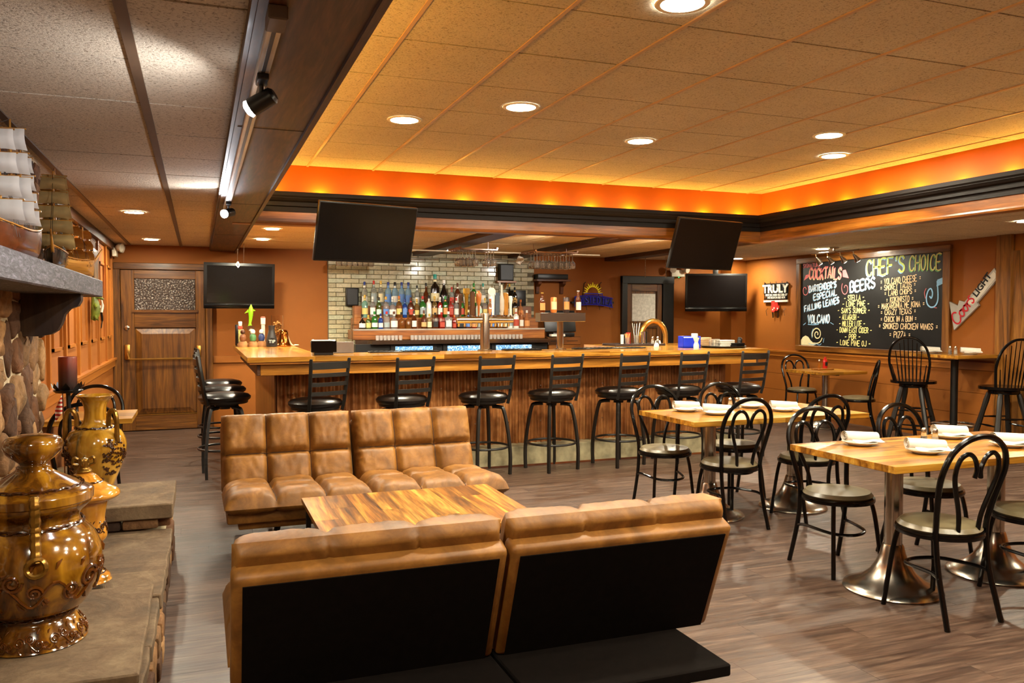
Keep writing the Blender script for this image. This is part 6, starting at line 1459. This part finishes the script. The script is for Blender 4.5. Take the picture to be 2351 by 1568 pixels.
rt = thing('round_tray', 'black round waiter tray of folded towels at the right bar end', 'tray', (5.52, 7.86, ZB))
MB().lathe([(0, 0), (.23, 0), (.25, .015), (.25, .022), (.235, .02), (.225, .008), (0, .008)], 36).build('tray', BLACK, rt)
zr = ZB+.009
def foldmat(name, label, x, y, w_, d, h, m_, cat='towel'):
    t = thing(name, label, cat, (x, y, zr), R(10)); n_ = max(2, int(h/.018))
    for k in range(n_): MB().rbox(-w_/2+.004*(k % 2), w_/2, -d/2, d/2-.006*(k % 2), k*h/n_, (k+1)*h/n_-.001, .006, 2).build('fold', m_, t)
foldmat('folded_towel', 'stack of folded white towels on the round tray', 5.55, 7.9, .22, .14, .075, LINEN); foldmat('dark_cloth', 'crumpled black cloth on the round tray', 5.64, 7.76, .13, .1, .045, UNDER, 'cloth')
wk = thing('wicker_basket', 'small wicker basket behind the towels on the round tray', 'basket', (5.40, 8.02, zr)); mb = MB()
for q in range(7): mb.tube([((.055+.004*(q % 2))*cos(k*PI/8), (.055+.004*(q % 2))*sin(k*PI/8), .01+q*.014) for k in range(16)], .007, 5, True)
mb.build('weave', mat('wicker', '#b8956a', rough=.8), wk); MB().lathe([(0, 0), (.054, 0), (.054, .09), (0, .09)], 16).build('lining', LINEN, wk)
for k in range(3): tag(MB().lathe([(0, 0), (.022, 0), (.026, .09), (.024, .09), (.02, .005), (0, .005)], 14, (5.32+.055*k, 7.80+.02*k, zr)).build('tumbler', SHG), 'clear tumbler on the round tray, %s from left' % nth(k), 'glass', 'tumblers on the round tray')
tag(MB().tube(smoothpath([(5.76, 7.9, ZB), (5.77, 7.9, ZB+.08), (5.75, 7.9, ZB+.11)], 4), [.03, .035, .032, .028, .03, .028, .02, .012, .005], 10).build('pepper_mill', BLACK), 'short black pepper mill at the very end of the bar', 'mill')
# cash terminal right of the back bar
ps = thing('cash_register', 'black touch screen till on a steel drawer right of the bottles', 'till', (4.98, 11.2, 0))
MB().box(-.24, .26, -.2, .25, 0, 1.06).build('cabinet', OAKX, ps, 0)
MB().rbox(-.26, .26, -.22, .2, 1.06, 1.175, .006, 1).build('drawer', STEEL, ps)
for x in (-.13, .12): MB().rbox(x-.09, x+.09, -.226, -.218, 1.11, 1.118, .002, 1).build('slot', BLACK, ps)
MB().rbox(-.26, .24, -.16, -.12, 1.24, 1.56, .008, 2, Matrix.Translation((0, -.05, 1.4)) @ Matrix.Rotation(R(-12), 4, 'X') @ Matrix.Translation((0, .14, -1.4))).build('screen', BLACK, ps)
MB().rbox(-.15, .2, -.14, .12, 1.176, 1.235, .01).build('stand', BLACK, ps); MB().rbox(-.2, .02, -.2, -.1, 1.18, 1.215, .008).build('receipt_printer', SIGNW, ps)

# aimed lamps of the hidden soffit lights washing the bricks and bottles
for x, tx in ((1.9, 2.2), (3.75, 3.1), (5.3, 4.2)):
    spot('soffit_spot', (x, 8.25, 2.365), (tx, 11.6, 1.75), 170, (1, .95, .86), 52, .8, .04)
